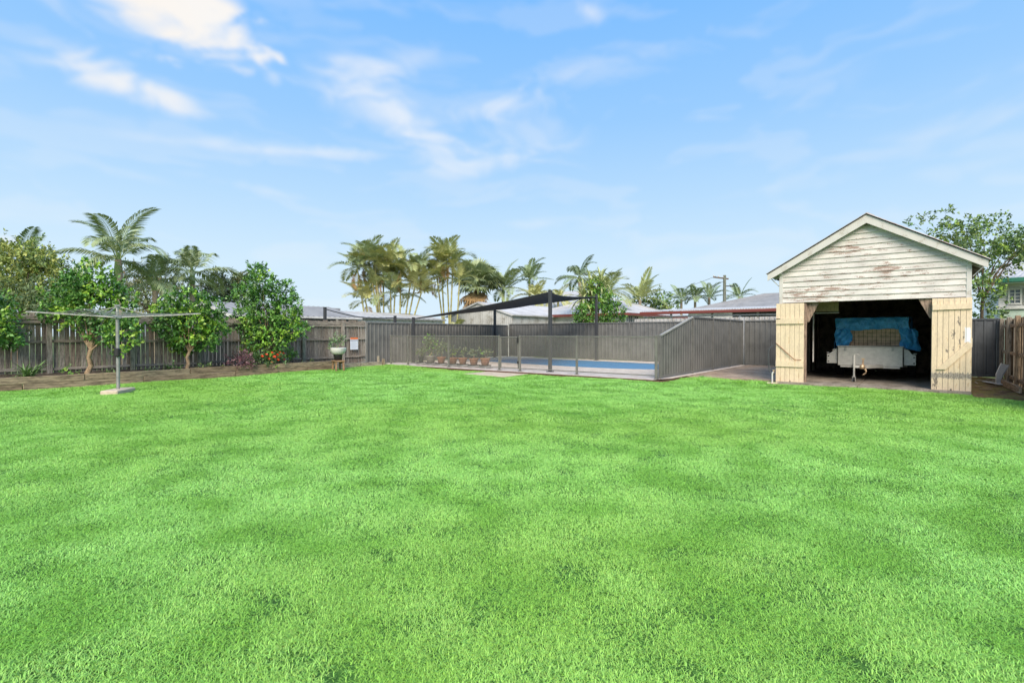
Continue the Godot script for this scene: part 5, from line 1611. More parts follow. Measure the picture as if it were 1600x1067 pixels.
# crown: centre of the leaf bases in world space; fronds as [azimuth, elevation, length] or made at random
func palm(label: String, crown: Vector3, foot: Vector3, r0: float, kind: String, m: Material, list: Array, n: int, size: float, seed_: int, trunk: Material, shaft := 0.0, lean := 0.0) -> Node3D:
	var t := thing("palm_tree", label, "palm", foot)
	var r := rgen(seed_)
	var top := crown - foot
	var b := MB.new()
	var pts := []
	var rads := []
	var rings := int(top.y / 0.22)
	for k in rings + 1:
		var f := float(k) / rings
		var q := Vector3(top.x * f, top.y * f, top.z * f) + Vector3(sin(f * PI) * lean, 0, sin(f * PI) * lean)
		pts.append(q - Vector3(0, 0.001, 0)); rads.append(r0 * (1.15 - 0.3 * f) * 1.05)
		if k < rings:
			pts.append(q + Vector3(0, 0.03, 0)); rads.append(r0 * (1.15 - 0.3 * f) * 0.95)
	b.tube(pts, rads, 9)
	part("trunk", b, trunk, t)
	if shaft > 0.0:
		var s := MB.new()
		s.tube([top - Vector3(0, shaft, 0), top - Vector3(0, shaft * 0.7, 0), top, top + Vector3(0, shaft * 0.4, 0)], [r0 * 0.95, r0 * 1.15, r0 * 0.8, r0 * 0.3], 9)
		part("crownshaft", s, M.green_shaft, t)
	var set_ := frond_set(kind)
	var lst := list.duplicate()
	for k in n:
		lst.append([TAU * (k * 0.382 + r.randf_range(-0.06, 0.06)), lerpf(1.35, -0.15, (k + 0.5) / n) + r.randf_range(-0.15, 0.15), r.randf_range(0.8, 1.1)])
	for q in lst:
		put_frond(t, set_[r.randi() % set_.size()], m, top + Vector3(cos(q[0]), 0, -sin(q[0])) * r0 * 0.6 + Vector3(0, r.randf_range(-0.1, 0.08), 0), q[0], q[1], q[2] * size)
	return t

func make_palms() -> void:
	# azimuth -0.675 points right in the picture, 2.467 left, 0.9 away, 4.04 towards the camera
	var R := -0.675
	var gy := -0.35
	var feather := "feather"
	palm("tall feather palm with long arching fronds at left above the garden tree", Vector3(-31.75, 5.0, -7.8), Vector3(-31.5, gy, -8.0), 0.17, feather, M.frond,
		[[R + PI, 1.25, 1.0], [R, 1.25, 1.0], [R + PI, 0.8, 1.2], [R + 0.1, 0.7, 1.05], [R + 1.5, 1.5, 1.05], [R - 1.5, 1.4, 0.9], [R + PI - 0.35, 0.1, 0.85], [R - 0.35, 0.1, 0.85], [R - 1.2, 0.5, 0.8], [R + PI + 0.8, 0.5, 0.8], [R + 1.2, 0.7, 0.9]], 0, 3.15, 801, M.palm_trunk, 0.9)
	palm("shaggy feather palm right of the tallest left palm", Vector3(-33.0, 4.8, -11.6), Vector3(-33.0, gy, -11.6), 0.15, feather, M.frond,
		[[R + PI, 0.8, 1.2], [R, 1.05, 0.75], [R + PI + 0.2, 1.35, 0.75], [R + 0.3, 1.3, 0.75], [R + 2.2, 0.5, 1.0], [R - 0.6, 0.5, 0.9], [R + 4.0, 0.6, 1.0], [R + 3.6, 1.0, 1.0], [R + 5.0, 0.2, 0.9], [R + 2.9, 0.2, 1.0], [R, 0.1, 0.7]], 0, 3.1, 802, M.palm_trunk, 0.7)
	palm("drooping feather palm low between left palm and garden tree", Vector3(-32.5, 4.1, -9.6), Vector3(-32.5, gy, -9.6), 0.15, feather, M.frond_deep, [], 11, 2.6, 803, M.palm_trunk, 0.5)
	palm("small far palm on the skyline above the olive-green tree", Vector3(-56.0, 7.0, -7.5), Vector3(-56.0, gy, -7.5), 0.2, feather, M.frond_deep, [], 13, 3.4, 804, M.palm_trunk, 0.6)
	palm("thin drooping palm behind the tallest garden tree", Vector3(-36.5, 4.2, -15.5), Vector3(-36.5, gy, -15.5), 0.12, feather, M.frond, [], 14, 2.2, 805, M.palm_trunk, 0.4)
	# golden cane clumps: many slender ringed stems
	cane_clump("big clump of golden cane palms with many slender stems behind white shed", [[-28.9, 5.5, -19.9], [-28.2, 5.9, -20.3], [-27.6, 5.75, -20.3], [-27.5, 5.05, -20.9], [-26.9, 5.7, -21.0], [-26.2, 5.35, -21.3], [-26.0, 4.5, -21.9], [-25.6, 5.3, -22.2], [-27.9, 4.2, -20.6], [-26.7, 3.7, -21.2], [-28.6, 3.4, -20.3], [-25.4, 3.9, -22.3]], Vector3(-26.9, gy, -21.0), 811, 1.95)
	cane_clump("narrow clump of cane palms with pale bare stems left of fan palm", [[-25.1, 5.9, -23.8], [-24.8, 6.1, -24.0], [-24.4, 5.8, -24.2], [-25.3, 5.0, -23.6], [-24.1, 4.7, -24.5]], Vector3(-24.7, gy, -24.0), 821, 1.75)
	var fp := palm("fan palm with brown dead skirt above the zinc shed gable", Vector3(-31.2, 5.6, -33.9), Vector3(-31.2, gy, -33.9), 0.26, "fan", M.frond, [], 40, 2.5, 831, M.dark_bark)
	var fr := rgen(832)
	var fans := frond_set("fan")
	for k in 26:
		put_frond(fp, fans[fr.randi() % 4], M.frond_dead, Vector3(0, 5.95 - fr.randf_range(0.1, 1.3), 0), TAU * k * 0.382, fr.randf_range(-1.3, -0.5), fr.randf_range(1.5, 2.3), "dead_frond")
	palm("olive feather palm between the fan palm and lone thin palm", Vector3(-30.0, 5.3, -36.2), Vector3(-30.0, gy, -36.2), 0.15, "stiff", M.frond, [[R + PI * 0.5, 1.5, 1.1], [R + 0.3, 0.8, 1.1], [R, 0.2, 1.1]], 11, 2.9, 841, M.palm_trunk, 0.4)
	palm("lone thin-stemmed palm high on the skyline over the shade sail", Vector3(-28.7, 6.3, -38.5), Vector3(-28.7, gy, -38.5), 0.11, "stiff", M.frond_deep, [[R + 0.1, 1.35, 0.9], [R + PI, 1.0, 0.9], [R + 1.2, 1.5, 1.1], [R, 0.45, 0.9], [R + PI, 0.5, 1.0]], 10, 2.4, 851, M.palm_trunk, 0.35)
	palm("short yellowish palm below the lone thin-stemmed palm", Vector3(-27.3, 4.5, -37.7), Vector3(-27.3, gy, -37.7), 0.12, "cane", M.frond_gold, [], 11, 2.3, 852, M.cane)
	palm("tiny yellowish palm top showing right of the tall sail post", Vector3(-25.5, 4.2, -38.5), Vector3(-25.5, gy, -38.5), 0.11, "cane", M.frond_gold, [], 9, 2.0, 853, M.cane)
	palm("dark drooping palm leaning left behind the vine bush", Vector3(-17.3, 4.9, -28.6), Vector3(-16.8, gy, -28.6), 0.13, feather, M.frond_deep, [[R + PI, 0.9, 1.25], [R + PI - 0.4, 0.6, 1.2], [R + PI + 0.5, 0.4, 1.1], [R + 1.5, 1.4, 0.9], [R + PI, 0.2, 1.0]], 8, 1.75, 861, M.palm_trunk, 0.3)
	# strap-leaved head growing out of the vine
	var yu := thing("yucca_tree", "spiky strap-leaved tree top rising out of the vine bush", "tree", Vector3(-13.75, gy, -23.9))
	var tb := MB.new()
	tb.tube([Vector3(0, 0, 0), Vector3(0.1, 2.2, 0), Vector3(0.0, 4.2, 0.0)], [0.12, 0.09, 0.07], 8)
	tb.tube([Vector3(0.08, 2.6, 0), Vector3(0.35, 3.4, -0.2), Vector3(0.42, 4.25, -0.3)], [0.08, 0.06, 0.05], 7)
	part("trunk", tb, M.bark, yu)
	var ys := frond_set("strap")
	var yr := rgen(871)
	for h in [Vector3(0.0, 4.15, 0.0), Vector3(0.42, 4.3, -0.3), Vector3(-0.35, 3.7, 0.15)]:
		for k in 42:
			put_frond(yu, ys[yr.randi() % 4], M.frond_olive, h + Vector3(0, -0.3 * k / 42.0, 0), TAU * k * 0.382, lerpf(1.4, -0.7, k / 42.0) + yr.randf_range(-0.2, 0.2), yr.randf_range(0.95, 1.4), "strap_leaf")
	palm("light green palm crown right of the vine bush", Vector3(-17.1, 4.1, -31.9), Vector3(-17.1, gy, -31.9), 0.12, "cane", M.frond_olive, [], 14, 2.0, 872, M.cane)
	palm("spreading banana-like palm behind the rounded green tree", Vector3(-17.6, 4.0, -38.4), Vector3(-17.6, gy, -38.4), 0.14, "stiff", M.frond_olive, [[R + PI, 0.8, 1.1], [R + 0.4, 1.3, 1.1], [R + 2.0, 1.4, 1.1], [R, 0.9, 1.0]], 10, 2.3, 881, M.palm_trunk)
	var far := [[-22.0, 5.3, -59.3, "leftmost of four far small palms near the power pole", 891], [-20.7, 5.6, -60.2, "second from left of four far small palms near power pole", 892], [-19.4, 5.5, -61.2, "far small palm next left of the power pole", 893], [-16.6, 5.6, -63.2, "far small palm just right of the power pole", 894]]
	for q in far:
		palm(q[3], Vector3(q[0], q[1], q[2]), Vector3(q[0], gy, q[2]), 0.16, "stiff", M.frond_deep, [], 13, 2.3, q[4], M.palm_trunk)
	# fresh cane leaves just over the left steel fence
	palm("low yellow-green palm leaves just topping the left steel fence", Vector3(-19.5, 1.45, -19.6), Vector3(-19.5, gy, -19.6), 0.06, "cane", M.frond_gold, [[R + PI, 0.8, 1.0], [R, 0.5, 1.2], [R + 0.4, 0.9, 0.9]], 4, 1.0, 899, M.cane)

func cane_clump(label: String, heads: Array, foot: Vector3, seed_: int, size: float) -> void:
	var t := thing("cane_palm_clump", label, "palm", foot)
	var r := rgen(seed_)
	var set_ := frond_set("cane")
	var mats := [M.frond_gold, M.frond_olive, M.frond_olive, M.frond]
	for h in heads:
		var top := Vector3(h[0], h[1], h[2]) - foot
		var base := Vector3(top.x * 0.45 + r.randf_range(-0.3, 0.3), 0, top.z * 0.45 + r.randf_range(-0.3, 0.3))
		var pts := []
		var rads := []
		var n := 14
		for k in n + 1:
			var f := float(k) / n
			pts.append(base.lerp(top, f) + Vector3(0, 0, 0.0)); rads.append(lerpf(0.065, 0.05, f))
			if k < n:
				pts.append(base.lerp(top, f + 0.012)); rads.append(lerpf(0.055, 0.042, f))
		var b := MB.new()
		b.tube(pts, rads, 7)
		part("trunk", b, M.cane, t)
		var m: Material = mats[r.randi() % 4]
		for k in 10:
			put_frond(t, set_[r.randi() % 6], m if r.randf() < 0.8 else M.frond_gold, top, TAU * (k * 0.382 + r.randf() * 0.1), lerpf(1.45, 0.0, k / 10.0) + r.randf_range(-0.15, 0.15), size * r.randf_range(0.8, 1.15))
		if r.randf() < 0.4:
			put_frond(t, set_[3], M.frond_dead, top - Vector3(0, 0.15, 0), r.randf_range(0, TAU), -0.9, size * 0.7, "dead_frond")

# ---------------------------------------------------------------- plants in the bed
func tuft(called: String, label: String, at: Vector3, n: int, size: float, m: Material, seed_: int, lo := 0.2, hi := 1.3) -> void:
	var t := thing(called, label, "plant", at)
	var set_ := frond_set("strap")
	var r := rgen(seed_)
	for k in n:
		put_frond(t, set_[r.randi() % 4], m, Vector3(r.randf_range(-0.06, 0.06), 0.0, r.randf_range(-0.1, 0.1)), r.randf_range(0, TAU), r.randf_range(lo, hi), size * r.randf_range(0.7, 1.15), "leaf")

func shrub(called: String, label: String, at: Vector3, blobs: Array, seed_: int, per: float, ll: float, lw: float, pal: Array, flush: Array, share: float, stem := 0.012) -> Node3D:
	var t := thing(called, label, "plant", at)
	var list := []
	for q in blobs:
		list.append([q[0], q[1], q[2], q[3]])
	part("stem", limbs(Vector3.ZERO, list, stem, seed_ + 1, list[0][1] * 0.4), M.dark_bark, t)
	part("foliage", foliage(list, seed_, per, ll, lw, pal, flush, share, 0.2, 0.5), M.leaf, t)
	return t

func make_garden_plants() -> void:
	var green := leafy(Color(0.16, 0.27, 0.09), 0.5, 0.3)
	var lime := leafy(Color(0.36, 0.42, 0.10), 0.5, 0.3)
	tuft("spider_plant", "spreading strap-leaved plant at left end of garden bed", Vector3(-16.85, 0.19, -2.32), 46, 0.55, green, 901, 0.15, 1.2)
	tuft("spider_plant", "small tuft of strap leaves behind clothesline post in bed", Vector3(-16.85, 0.18, -4.82), 24, 0.20, green, 902)
	tuft("spider_plant", "tiny lime-yellow plant left of the purple plant", Vector3(-16.75, 0.19, -6.72), 14, 0.18, lime, 903)
	shrub("ground_plant", "low grey-green plant in bed left of slanting tree trunk", Vector3(-16.88, 0.19, -5.12), [[0, 0.06, 0, 0.12], [0.02, 0.05, -0.18, 0.09]], 904, 900.0, 0.06, 0.035, [Color(0.13, 0.17, 0.09), Color(0.17, 0.2, 0.12)], OLIVE, 0.2)
	shrub("ground_plant", "low dark plant in bed between slanting trunk and clothesline", Vector3(-17.0, 0.19, -5.45), [[0, 0.05, 0, 0.12], [0.02, 0.04, -0.2, 0.08]], 905, 900.0, 0.06, 0.035, DEEP, OLIVE, 0.2)
	shrub("purple_plant", "purple-leaved plant spilling over the sleepers", Vector3(-16.78, 0.19, -7.22), [[0.0, 0.2, 0.18, 0.2], [0.04, 0.22, -0.05, 0.24], [0.02, 0.2, -0.3, 0.2], [0.12, 0.08, 0.1, 0.16], [0.14, 0.06, -0.25, 0.15]], 906, 700.0, 0.08, 0.03, [Color(0.21, 0.10, 0.125), Color(0.28, 0.15, 0.165), Color(0.13, 0.065, 0.08), Color(0.33, 0.21, 0.21)], [Color(0.42, 0.30, 0.28)], 0.2)
	var fl := shrub("flowering_plant", "leafy plant with orange-red flowers on the garden bed", Vector3(-16.82, 0.19, -8.12), [[0, 0.2, 0.25, 0.22], [0.02, 0.26, 0.0, 0.26], [0.02, 0.28, -0.25, 0.24], [0.08, 0.1, 0.1, 0.2], [0.08, 0.1, -0.25, 0.2]], 907, 620.0, 0.085, 0.045, [Color(0.13, 0.22, 0.08), Color(0.18, 0.27, 0.11), Color(0.09, 0.16, 0.06)], FLUSH, 0.12)
	var petal := MB.new()
	for k in 7:
		var a := TAU * k / 7.0
		petal.leaf(Vector3.ZERO, Vector3(cos(a), 0.35, sin(a)).normalized(), Vector3(-cos(a) * 0.3, 1, -sin(a) * 0.3).normalized(), 0.055, 0.045)
	for k in 6:
		var a := TAU * (k + 0.5) / 6.0
		petal.leaf(Vector3(0, 0.012, 0), Vector3(cos(a), 0.9, sin(a)).normalized(), Vector3(-cos(a) * 0.7, 1, -sin(a) * 0.7).normalized(), 0.04, 0.03)
	var pm := petal.mesh()
	var om := mat(Color(0.75, 0.085, 0.02), 0.6)
	var r := rgen(908)
	for q in [[0.27, 0.44, -0.02], [0.22, 0.38, 0.14], [0.2, 0.50, -0.18], [0.24, 0.36, -0.22], [0.3, 0.30, -0.08], [0.26, 0.24, 0.08], [0.22, 0.29, -0.33], [0.1, 0.40, -0.48], [0.16, 0.2, -0.47], [0.28, 0.12, 0.0], [0.22, 0.33, 0.28], [0.24, 0.43, -0.3], [0.25, 0.2, -0.22]]:
		var f := part("flower", pm, om, fl, Vector3(q[0], q[1], q[2]))
		f.basis = Basis(Vector3.BACK, -0.7) * Basis(Vector3.UP, r.randf() * 3.0)
		f.scale = Vector3.ONE * r.randf_range(0.85, 1.25)
	shrub("topiary_plant", "small round clipped shrub on a thin stem by the fence post", Vector3(-16.95, 0.19, -8.98), [[0, 0.38, 0, 0.17], [0.02, 0.33, 0.08, 0.12], [0.0, 0.34, -0.09, 0.12]], 909, 1500.0, 0.055, 0.032, DEEP, VINE_C, 0.2, 0.014)
	shrub("ground_plant", "low pale weeds at the right end of the garden bed", Vector3(-17.0, 0.12, -9.7), [[0, 0.04, 0, 0.1], [0, 0.04, -0.2, 0.08], [0.02, 0.03, 0.2, 0.07]], 910, 800.0, 0.05, 0.03, [Color(0.2, 0.22, 0.11), Color(0.14, 0.18, 0.08)], OLIVE, 0.2)
	shrub("ground_plant", "small green seedling at left end of bed under first tree", Vector3(-16.85, 0.19, -3.05), [[0, 0.07, 0, 0.1], [0.02, 0.05, -0.12, 0.08]], 912, 900.0, 0.06, 0.035, VINE_C, FLUSH, 0.2)
	shrub("ground_plant", "low leafy clump in bed just left of purple plant", Vector3(-16.9, 0.19, -6.35), [[0, 0.05, 0, 0.1], [0.0, 0.05, 0.2, 0.1]], 913, 900.0, 0.06, 0.035, MID, FLUSH, 0.2)
	tuft("spider_plant", "fine grassy tuft in bed right of the round clipped shrub", Vector3(-16.85, 0.16, -9.4), 22, 0.2, green, 914)
	tuft("spider_plant", "fine grassy tuft in bed beside the crooked pale trunk", Vector3(-16.85, 0.18, -3.95), 22, 0.22, green, 915)
	# low weeds along the deck's grassy edge
	tuft("grass_tuft", "longer grass tuft against the deck corner near side fence", Vector3(-4.95, -0.07, -15.0), 60, 0.16, leafy(Color(0.12, 0.36, 0.05), 0.6, 0.4), 911, 0.5, 1.5)

# ---------------------------------------------------------------- rotary clothesline
func make_clothesline() -> void:
	var at := Vector3(-14.15, lawn_h(-14.15, -3.45), -3.45)
	var slab := MB.new()
	slab.box(Vector3(0, 0.02, 0), Vector3(0.80, 0.13, 0.34), Basis.IDENTITY, 0.02)
	var so := solid("concrete_base", "small concrete slab under the clothesline post", "concrete slab", slab, M.pad, at)
	so.rotation.y = -0.675
	var t := thing("clothesline", "rotary clothesline with wire arms on a grey metal post", "clothesline", at + Vector3(0, 0.08, 0))
	var top := 1.86
	var hub := 1.62
	var b := MB.new()
	b.tube([Vector3.ZERO, Vector3(0, hub, 0)], [0.036], 14)
	part("post", b, M.steel, t)
	b = MB.new()
	b.tube([Vector3(0, hub, 0), Vector3(0, top + 0.02, 0)], [0.026], 12)
	part("mast", b, M.galv, t)
	part("head", boxes([[Vector3(0, top + 0.02, 0), Vector3(0.09, 0.045, 0.09)]], 0.01), M.steel, t)
	part("hub", boxes([[Vector3(0, hub, 0), Vector3(0.13, 0.07, 0.13)]], 0.015), M.steel, t)
	var wb := MB.new()
	wb.box(Vector3(0.045, 0.83, 0.02), Vector3(0.10, 0.19, 0.10), Basis(Vector3.UP, -0.675), 0.02)
	var wi := part("winder", wb, M.black, t)
	wb = MB.new()
	wb.tube([Vector3(0.08, 0.84, -0.02), Vector3(0.15, 0.80, -0.08), Vector3(0.16, 0.72, -0.09), Vector3(0.21, 0.72, -0.13)], [0.011], 7)
	part("crank", wb, M.black, wi)
	var tips := []
	for k in 4:
		var a := -0.675 + 0.12 + k * PI * 0.5
		var tip := Vector3(cos(a), 0, -sin(a)) * 1.64 + Vector3(0, hub + 0.10, 0)
		tips.append(tip)
		b = MB.new()
		b.tube([Vector3(cos(a) * 0.06, hub, -sin(a) * 0.06), tip], [0.012, 0.010], 8)
		part("arm", b, M.galv, t)
		b = MB.new()
		b.tube([Vector3(0, top, 0), Vector3(0, hub, 0).lerp(tip, 0.42)], [0.008], 6)
		part("stay", b, M.galv, t)
	for ring in 7:
		var f := 0.34 + ring * 0.108
		for k in 4:
			var p: Vector3 = Vector3(0, hub, 0).lerp(tips[k], f) + Vector3(0, 0.018, 0)
			var q: Vector3 = Vector3(0, hub, 0).lerp(tips[(k + 1) % 4], f) + Vector3(0, 0.018, 0)
			var m := (p + q) * 0.5 - Vector3(0, 0.02 + 0.035 * f, 0)
			b = MB.new()
			b.tube([p, p.lerp(m, 0.55) - Vector3(0, 0.008, 0), m, q.lerp(m, 0.55) - Vector3(0, 0.008, 0), q], [0.0045], 5)
			part("line", b, M.wire, t)

# ---------------------------------------------------------------- pots, stool, sign, tap
func potted(label: String, at: Vector3, r0: float, h: float, m: Material, seed_: int, tall: float, spread: float, pal: Array) -> void:
	var t := thing("plant_pot", label, "plant pot", at, 0.0, "pots in a row behind the pool fence")
	var b := MB.new()
	b.lathe(Vector3.ZERO, [Vector2(0.0, 0.0), Vector2(r0 * 0.68, 0.0), Vector2(r0 * 0.95, h * 0.78), Vector2(r0 * 1.08, h * 0.8), Vector2(r0 * 1.1, h), Vector2(r0 * 0.98, h), Vector2(r0 * 0.94, h * 0.9), Vector2(0.0, h * 0.9)], 20)
	part("pot", b, m, t)
	var bl := []
	var r := rgen(seed_)
	for k in 6:
		bl.append([r.randf_range(-1, 1) * spread, h + tall * r.randf_range(0.5, 1.0), r.randf_range(-1, 1) * spread, spread * r.randf_range(0.35, 0.6)])
	part("stem", limbs(Vector3(0, h * 0.9, 0), bl, 0.018, seed_ + 1, tall * 0.3), M.bark, t)
	part("foliage", foliage(bl, seed_, 900.0, 0.06, 0.03, pal, FLUSH, 0.1, 0.1, 0.6), M.leaf, t)

func make_small_things() -> void:
	var pale := [Color(0.20, 0.24, 0.12), Color(0.28, 0.31, 0.17), Color(0.14, 0.19, 0.08)]
	var row := [[-15.9, "dark pot with small green plant at left end of the pot row", 0.11, 0.24, M.pot_dark, 0.26, 0.22], [-15.32, "wide grey pot with the largest bushy plant in pot row", 0.2, 0.28, M.pot_grey, 0.62, 0.42], [-14.72, "terracotta pot with bushy plant beside the grey pot", 0.17, 0.25, M.terracotta, 0.45, 0.28], [-14.08, "terracotta pot with leafy plant behind a pool fence post", 0.18, 0.24, M.terracotta, 0.36, 0.2],
		[-13.55, "terracotta pot third from right in the pot row", 0.17, 0.25, M.terracotta, 0.25, 0.13], [-12.98, "terracotta pot with sparse bare plant second from right", 0.17, 0.25, M.terracotta, 0.28, 0.12], [-12.42, "rightmost terracotta pot with round yellowish plant near the water", 0.18, 0.27, M.terracotta, 0.24, 0.17]]
	var k := 0
	for q in row:
		var z := -13.95
		var so := Vector3(q[0], 0.0, z)
		var st := thing("pot_stand", ["white wire stand under the dark pot", "white wire stand under the wide grey pot", "white wire stand under terracotta pot beside the grey one", "white wire stand under pot behind the fence post", "white wire stand under third pot from right", "white wire stand under the sparse bare plant's pot", "white wire stand under the rightmost terracotta pot"][k], "stand", so, 0.0, "low white stands under the pots")
		var b := MB.new()
		b.lathe(Vector3(0, 0.085, 0), [Vector2(0.0, 0.0), Vector2(0.21, 0.0), Vector2(0.24, 0.02), Vector2(0.235, 0.024), Vector2(0.2, 0.012), Vector2(0.0, 0.012)], 20)
		part("tray", b, M.black, st)
		for j in 4:
			var a := PI * 0.25 + j * PI * 0.5
			b = MB.new()
			b.tube([Vector3(cos(a) * 0.19, 0.084, sin(a) * 0.19), Vector3(cos(a) * 0.22, 0.0, sin(a) * 0.22)], [0.012], 6)
			part("leg", b, M.white_paint, st)
		b = MB.new()
		var ring := []
		for j in 17:
			ring.append(Vector3(cos(TAU * j / 16.0) * 0.215, 0.03, sin(TAU * j / 16.0) * 0.215))
		b.tube(ring, [0.01], 5, false)
		part("ring", b, M.white_paint, st)
		potted(q[1], so + Vector3(0, 0.098, 0), q[2], q[3], q[4], 930 + k * 3, q[5], q[6], pale)
		k += 1
	# wooden stool, black pot and white bowl planter
	var sp := Vector3(-15.98, lawn_h(-15.98, -10.2), -10.2)
	var st := thing("wooden_stool", "rustic brown wooden stool at the right end of garden bed", "stool", sp, -0.3)
	part("seat", one_box(Vector3(0, 0.335, 0), Vector3(0.50, 0.05, 0.34), 0.008), M.stool, st)
	for q in [[-0.2, -0.12], [0.2, -0.12], [-0.2, 0.12], [0.2, 0.12]]:
		var b := MB.new()
		b.beam(Vector3(q[0] * 1.1, 0, q[1] * 1.1), Vector3(q[0], 0.309, q[1]), 0.06, 0.06, 0.006)
		part("leg", b, M.stool, st)
	for z in [-0.12, 0.12]:
		part("apron", one_box(Vector3(0, 0.275, z), Vector3(0.33, 0.06, 0.03), 0.005), M.stool, st)
	var b := MB.new()
	b.lathe(Vector3.ZERO, [Vector2(0.0, 0.0), Vector2(0.12, 0.0), Vector2(0.155, 0.20), Vector2(0.145, 0.20), Vector2(0.12, 0.03), Vector2(0.0, 0.03)], 24)
	solid("black_pot", "black plastic pot on the wooden stool holding up white bowl", "pot", b, M.black, sp + Vector3(0, 0.362, 0))
	var bw := thing("bowl_planter", "white bowl planter with spindly green plant on the black pot", "planter", sp + Vector3(0, 0.555, 0))
	b = MB.new()
	b.lathe(Vector3.ZERO, [Vector2(0.0, 0.0), Vector2(0.14, 0.005), Vector2(0.21, 0.05), Vector2(0.265, 0.14), Vector2(0.28, 0.235), Vector2(0.27, 0.245), Vector2(0.255, 0.235), Vector2(0.24, 0.2), Vector2(0.0, 0.2)], 32)
	part("bowl", b, M.white_wall, bw)
	var bl := [[0.03, 0.40, -0.02, 0.13], [-0.08, 0.36, 0.08, 0.11], [0.09, 0.50, -0.07, 0.12], [0.02, 0.56, 0.03, 0.1], [-0.12, 0.32, 0.14, 0.08]]
	part("stem", limbs(Vector3(0.02, 0.18, 0), bl, 0.012, 960, 0.1), M.bark, bw)
	part("foliage", foliage(bl, 961, 700.0, 0.10, 0.03, [Color(0.12, 0.21, 0.08), Color(0.2, 0.3, 0.13)], FLUSH, 0.1, 0.1, 0.6), M.leaf, bw)
	# paper notice on the fence
	var pn := thing("paper_notice", "white paper notice with orange heading pinned to timber fence", "notice", Vector3(-17.79, 0.86, -12.08))
	part("sheet", one_box(Vector3(0, 0, 0), Vector3(0.004, 0.48, 0.36)), mat(Color(0.72, 0.76, 0.85), 0.7), pn)
	part("heading", one_box(Vector3(0.004, 0.205, 0), Vector3(0.002, 0.07, 0.352)), mat(Color(0.78, 0.17, 0.03), 0.7), pn)
	part("rule", one_box(Vector3(0.004, 0.128, 0), Vector3(0.002, 0.028, 0.34)), mat(Color(0.18, 0.22, 0.30), 0.7), pn)
	for j in 7:
		part("text_line", one_box(Vector3(0.004, 0.08 - j * 0.04, 0.0 if j % 3 else 0.03), Vector3(0.0016, 0.008, 0.28 if j % 3 else 0.22)), mat(Color(0.42, 0.46, 0.54), 0.7), pn)
	# tap on a riser beside the shed's left door, with a short hose
	var tp := thing("garden_tap", "white standpipe tap at the shed's left corner", "tap", Vector3(-3.03, -0.06, -14.68))
	b = MB.new()
	b.box(Vector3(0, 0.02, 0), Vector3(0.26, 0.04, 0.16), Basis.IDENTITY, 0.01)
	part("base", b, M.pad, tp)
	b = MB.new()
	b.tube([Vector3(0, 0.03, 0), Vector3(0, 0.26, 0), Vector3(0.01, 0.30, 0), Vector3(0.04, 0.31, 0)], [0.02], 10)
	part("riser", b, M.white_paint, tp)
	part("valve", boxes([[Vector3(0.03, 0.33, 0), Vector3(0.03, 0.06, 0.03)], [Vector3(0.03, 0.365, 0), Vector3(0.07, 0.015, 0.02)]], 0.004), M.brass, tp)
	b = MB.new()
	var pts := []
	for j in 20:
		var f := j / 19.0
		pts.append(Vector3(-2.99, 0, -14.71) + Vector3(-0.02 - 0.13 * sin(f * PI) - 0.02 * sin(f * 9.0), lerpf(0.95, 0.14, f) + 0.06 * sin(f * 7.0), 0.03 * sin(f * 6.0)))
	pts.append(Vector3(-2.97, 0.22, -14.68))
	b.tube(pts, [0.011], 7)
	solid("garden_hose", "dark garden hose looped beside the shed's left door", "hose", b, M.fence_dark)
	# fallen leaf on the lawn
	b = MB.new()
	b.col = Color(0.05, 0.1, 0.03)
	b.leaf(Vector3.ZERO, Vector3(0.8, 0.1, 0.5).normalized(), Vector3.UP, 0.11, 0.06)
	solid("fallen_leaf", "single dark fallen leaf lying on the lawn at left", "leaf", b, M.leaf, Vector3(-6.85, lawn_h(-6.85, -0.68) + 0.035, -0.68))

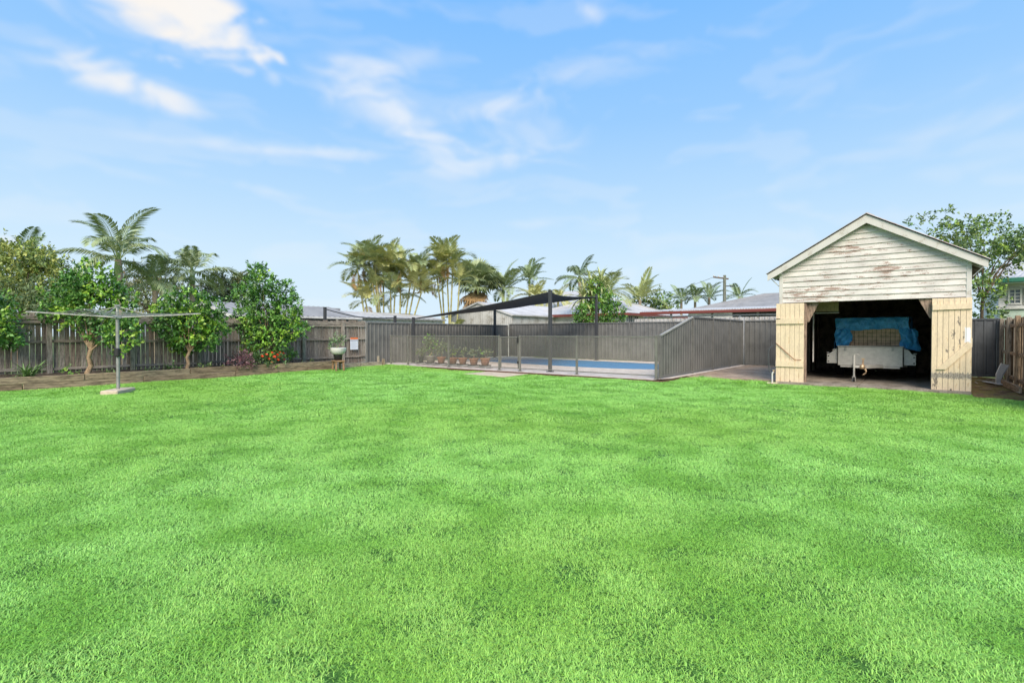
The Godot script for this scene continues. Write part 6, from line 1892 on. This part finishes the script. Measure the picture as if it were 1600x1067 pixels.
# ---------------------------------------------------------------- lawn
func make_grass() -> void:
	var variants := []
	for k in 6:
		var r := rgen(40 + k)
		var b := MB.new()
		for j in 64:
			var rad := 0.10 * sqrt(r.randf())
			var a := r.randf_range(0, TAU)
			var p := Vector3(cos(a) * rad, -0.005, sin(a) * rad)
			var h := r.randf_range(0.015, 0.034)
			var w := r.randf_range(0.0028, 0.0048)
			var az := r.randf_range(0, TAU)
			var lean := r.randf_range(0.8, 3.2)
			var out := Vector3(cos(az), 0, sin(az))
			var d1 := (Vector3.UP + out * lean * 0.5).normalized()
			var d2 := (Vector3.UP * 0.6 + out * lean * 1.2).normalized()
			var side := Vector3(-sin(az), 0, cos(az)) * w * 0.5
			var mid := p + d1 * h * 0.55
			var tip := mid + d2 * h * 0.6
			var kk := r.randf_range(0.72, 1.28)
			b.col = Color(kk * r.randf_range(0.85, 1.2), kk, kk * r.randf_range(0.8, 1.2))
			if r.randf() < 0.10:
				b.col = Color(1.5, 1.2, 1.6)
			elif r.randf() < 0.05:
				b.col = Color(1.8, 0.95, 1.0)
			var nn := d1.cross(side).normalized()
			if nn.y < 0:
				side = -side
				nn = -nn
			nn = (nn + Vector3.UP * 0.5).normalized()
			var base := b.v.size()
			b.vert(p + side, nn, Vector2.ZERO); b.vert(p - side, nn, Vector2.ZERO); b.vert(mid + side * 0.9, nn, Vector2.ZERO); b.vert(mid - side * 0.9, nn, Vector2.ZERO); b.vert(tip, nn, Vector2.ZERO)
			b.ix.append_array([base, base + 2, base + 1, base + 1, base + 2, base + 3, base + 2, base + 4, base + 3])
		variants.append(b.mesh())
	var patch := noise(91, 0.22, 4)
	var fine := noise(92, 1.3, 3)
	var worn := noise(93, 0.09, 3)
	var thin := noise(94, 2.6, 3)
	var r := rgen(99)
	var lists := [[], [], [], [], [], []]
	var cols := [[], [], [], [], [], []]
	var fwd := Vector3(-0.6247, 0, -0.7809)
	var right := Vector3(0.7809, 0, -0.6247)
	# rings of distance from the camera, denser near it
	for ring in [[0.9, 4.0, 800.0, 0.9], [4.0, 7.5, 520.0, 1.0], [7.5, 12.0, 260.0, 1.25], [12.0, 24.5, 130.0, 1.6]]:
		var area: float = (ring[1] * ring[1] - ring[0] * ring[0]) * 1.25
		for k in int(area * ring[2]):
			var d := sqrt(lerpf(ring[0] * ring[0], ring[1] * ring[1], r.randf()))
			var q := r.randf_range(-1.25, 1.25)
			var p := fwd * d + right * d * q
			var turn := r.randf_range(0, TAU)
			var sc: float = ring[3] * r.randf_range(0.85, 1.2)
			var which := r.randi() % 6
			if not lawn_ok(p.x, p.z):
				continue
			if thin.get_noise_2d(p.x, p.z) < -0.25 and r.randf() < 0.5:
				continue
			var a := patch.get_noise_2d(p.x, p.z)
			var f := fine.get_noise_2d(p.x, p.z)
			var wn := worn.get_noise_2d(p.x + 40.0, p.z)
			var c := GRASS_A.lerp(GRASS_B, clampf(0.5 + a * 0.5 + f * 1.1, 0, 1)).lerp(GRASS_C, clampf(wn * 1.0 + f * 0.4, 0, 0.45))
			var g := r.randf_range(0.88, 1.12)
			cols[which].append(Color(c.r * g, c.g * g, c.b * g))
			var hgt := sc * (1.0 + 0.45 * f + 0.15 * a)
			if p.x > -5.3 and p.x < -3.0 and p.z < -14.45:   # unmown fringe along the deck
				hgt *= 2.6
			var bas := Basis(Vector3.UP, turn).scaled(Vector3(sc, hgt, sc))
			lists[which].append(Transform3D(bas, Vector3(p.x, lawn_h(p.x, p.z), p.z)))
	for k in 6:
		var mm := MultiMesh.new()
		mm.transform_format = MultiMesh.TRANSFORM_3D
		mm.use_colors = true
		mm.mesh = variants[k]
		mm.instance_count = lists[k].size()
		for j in lists[k].size():
			mm.set_instance_transform(j, lists[k][j])
			mm.set_instance_color(j, cols[k][j])
		var mi := MultiMeshInstance3D.new()
		mi.name = numbered("lawn_grass")
		mi.multimesh = mm
		mi.material_override = M.grass
		add_child(mi)
		mi.set_meta("kind", "stuff")
		tag(mi, "short bright green grass covering the whole back yard", "grass", "lawn grass")

const GRASS_A := Color(0.245, 0.55, 0.07)
const GRASS_B := Color(0.41, 0.78, 0.195)
const GRASS_C := Color(0.37, 0.64, 0.095)
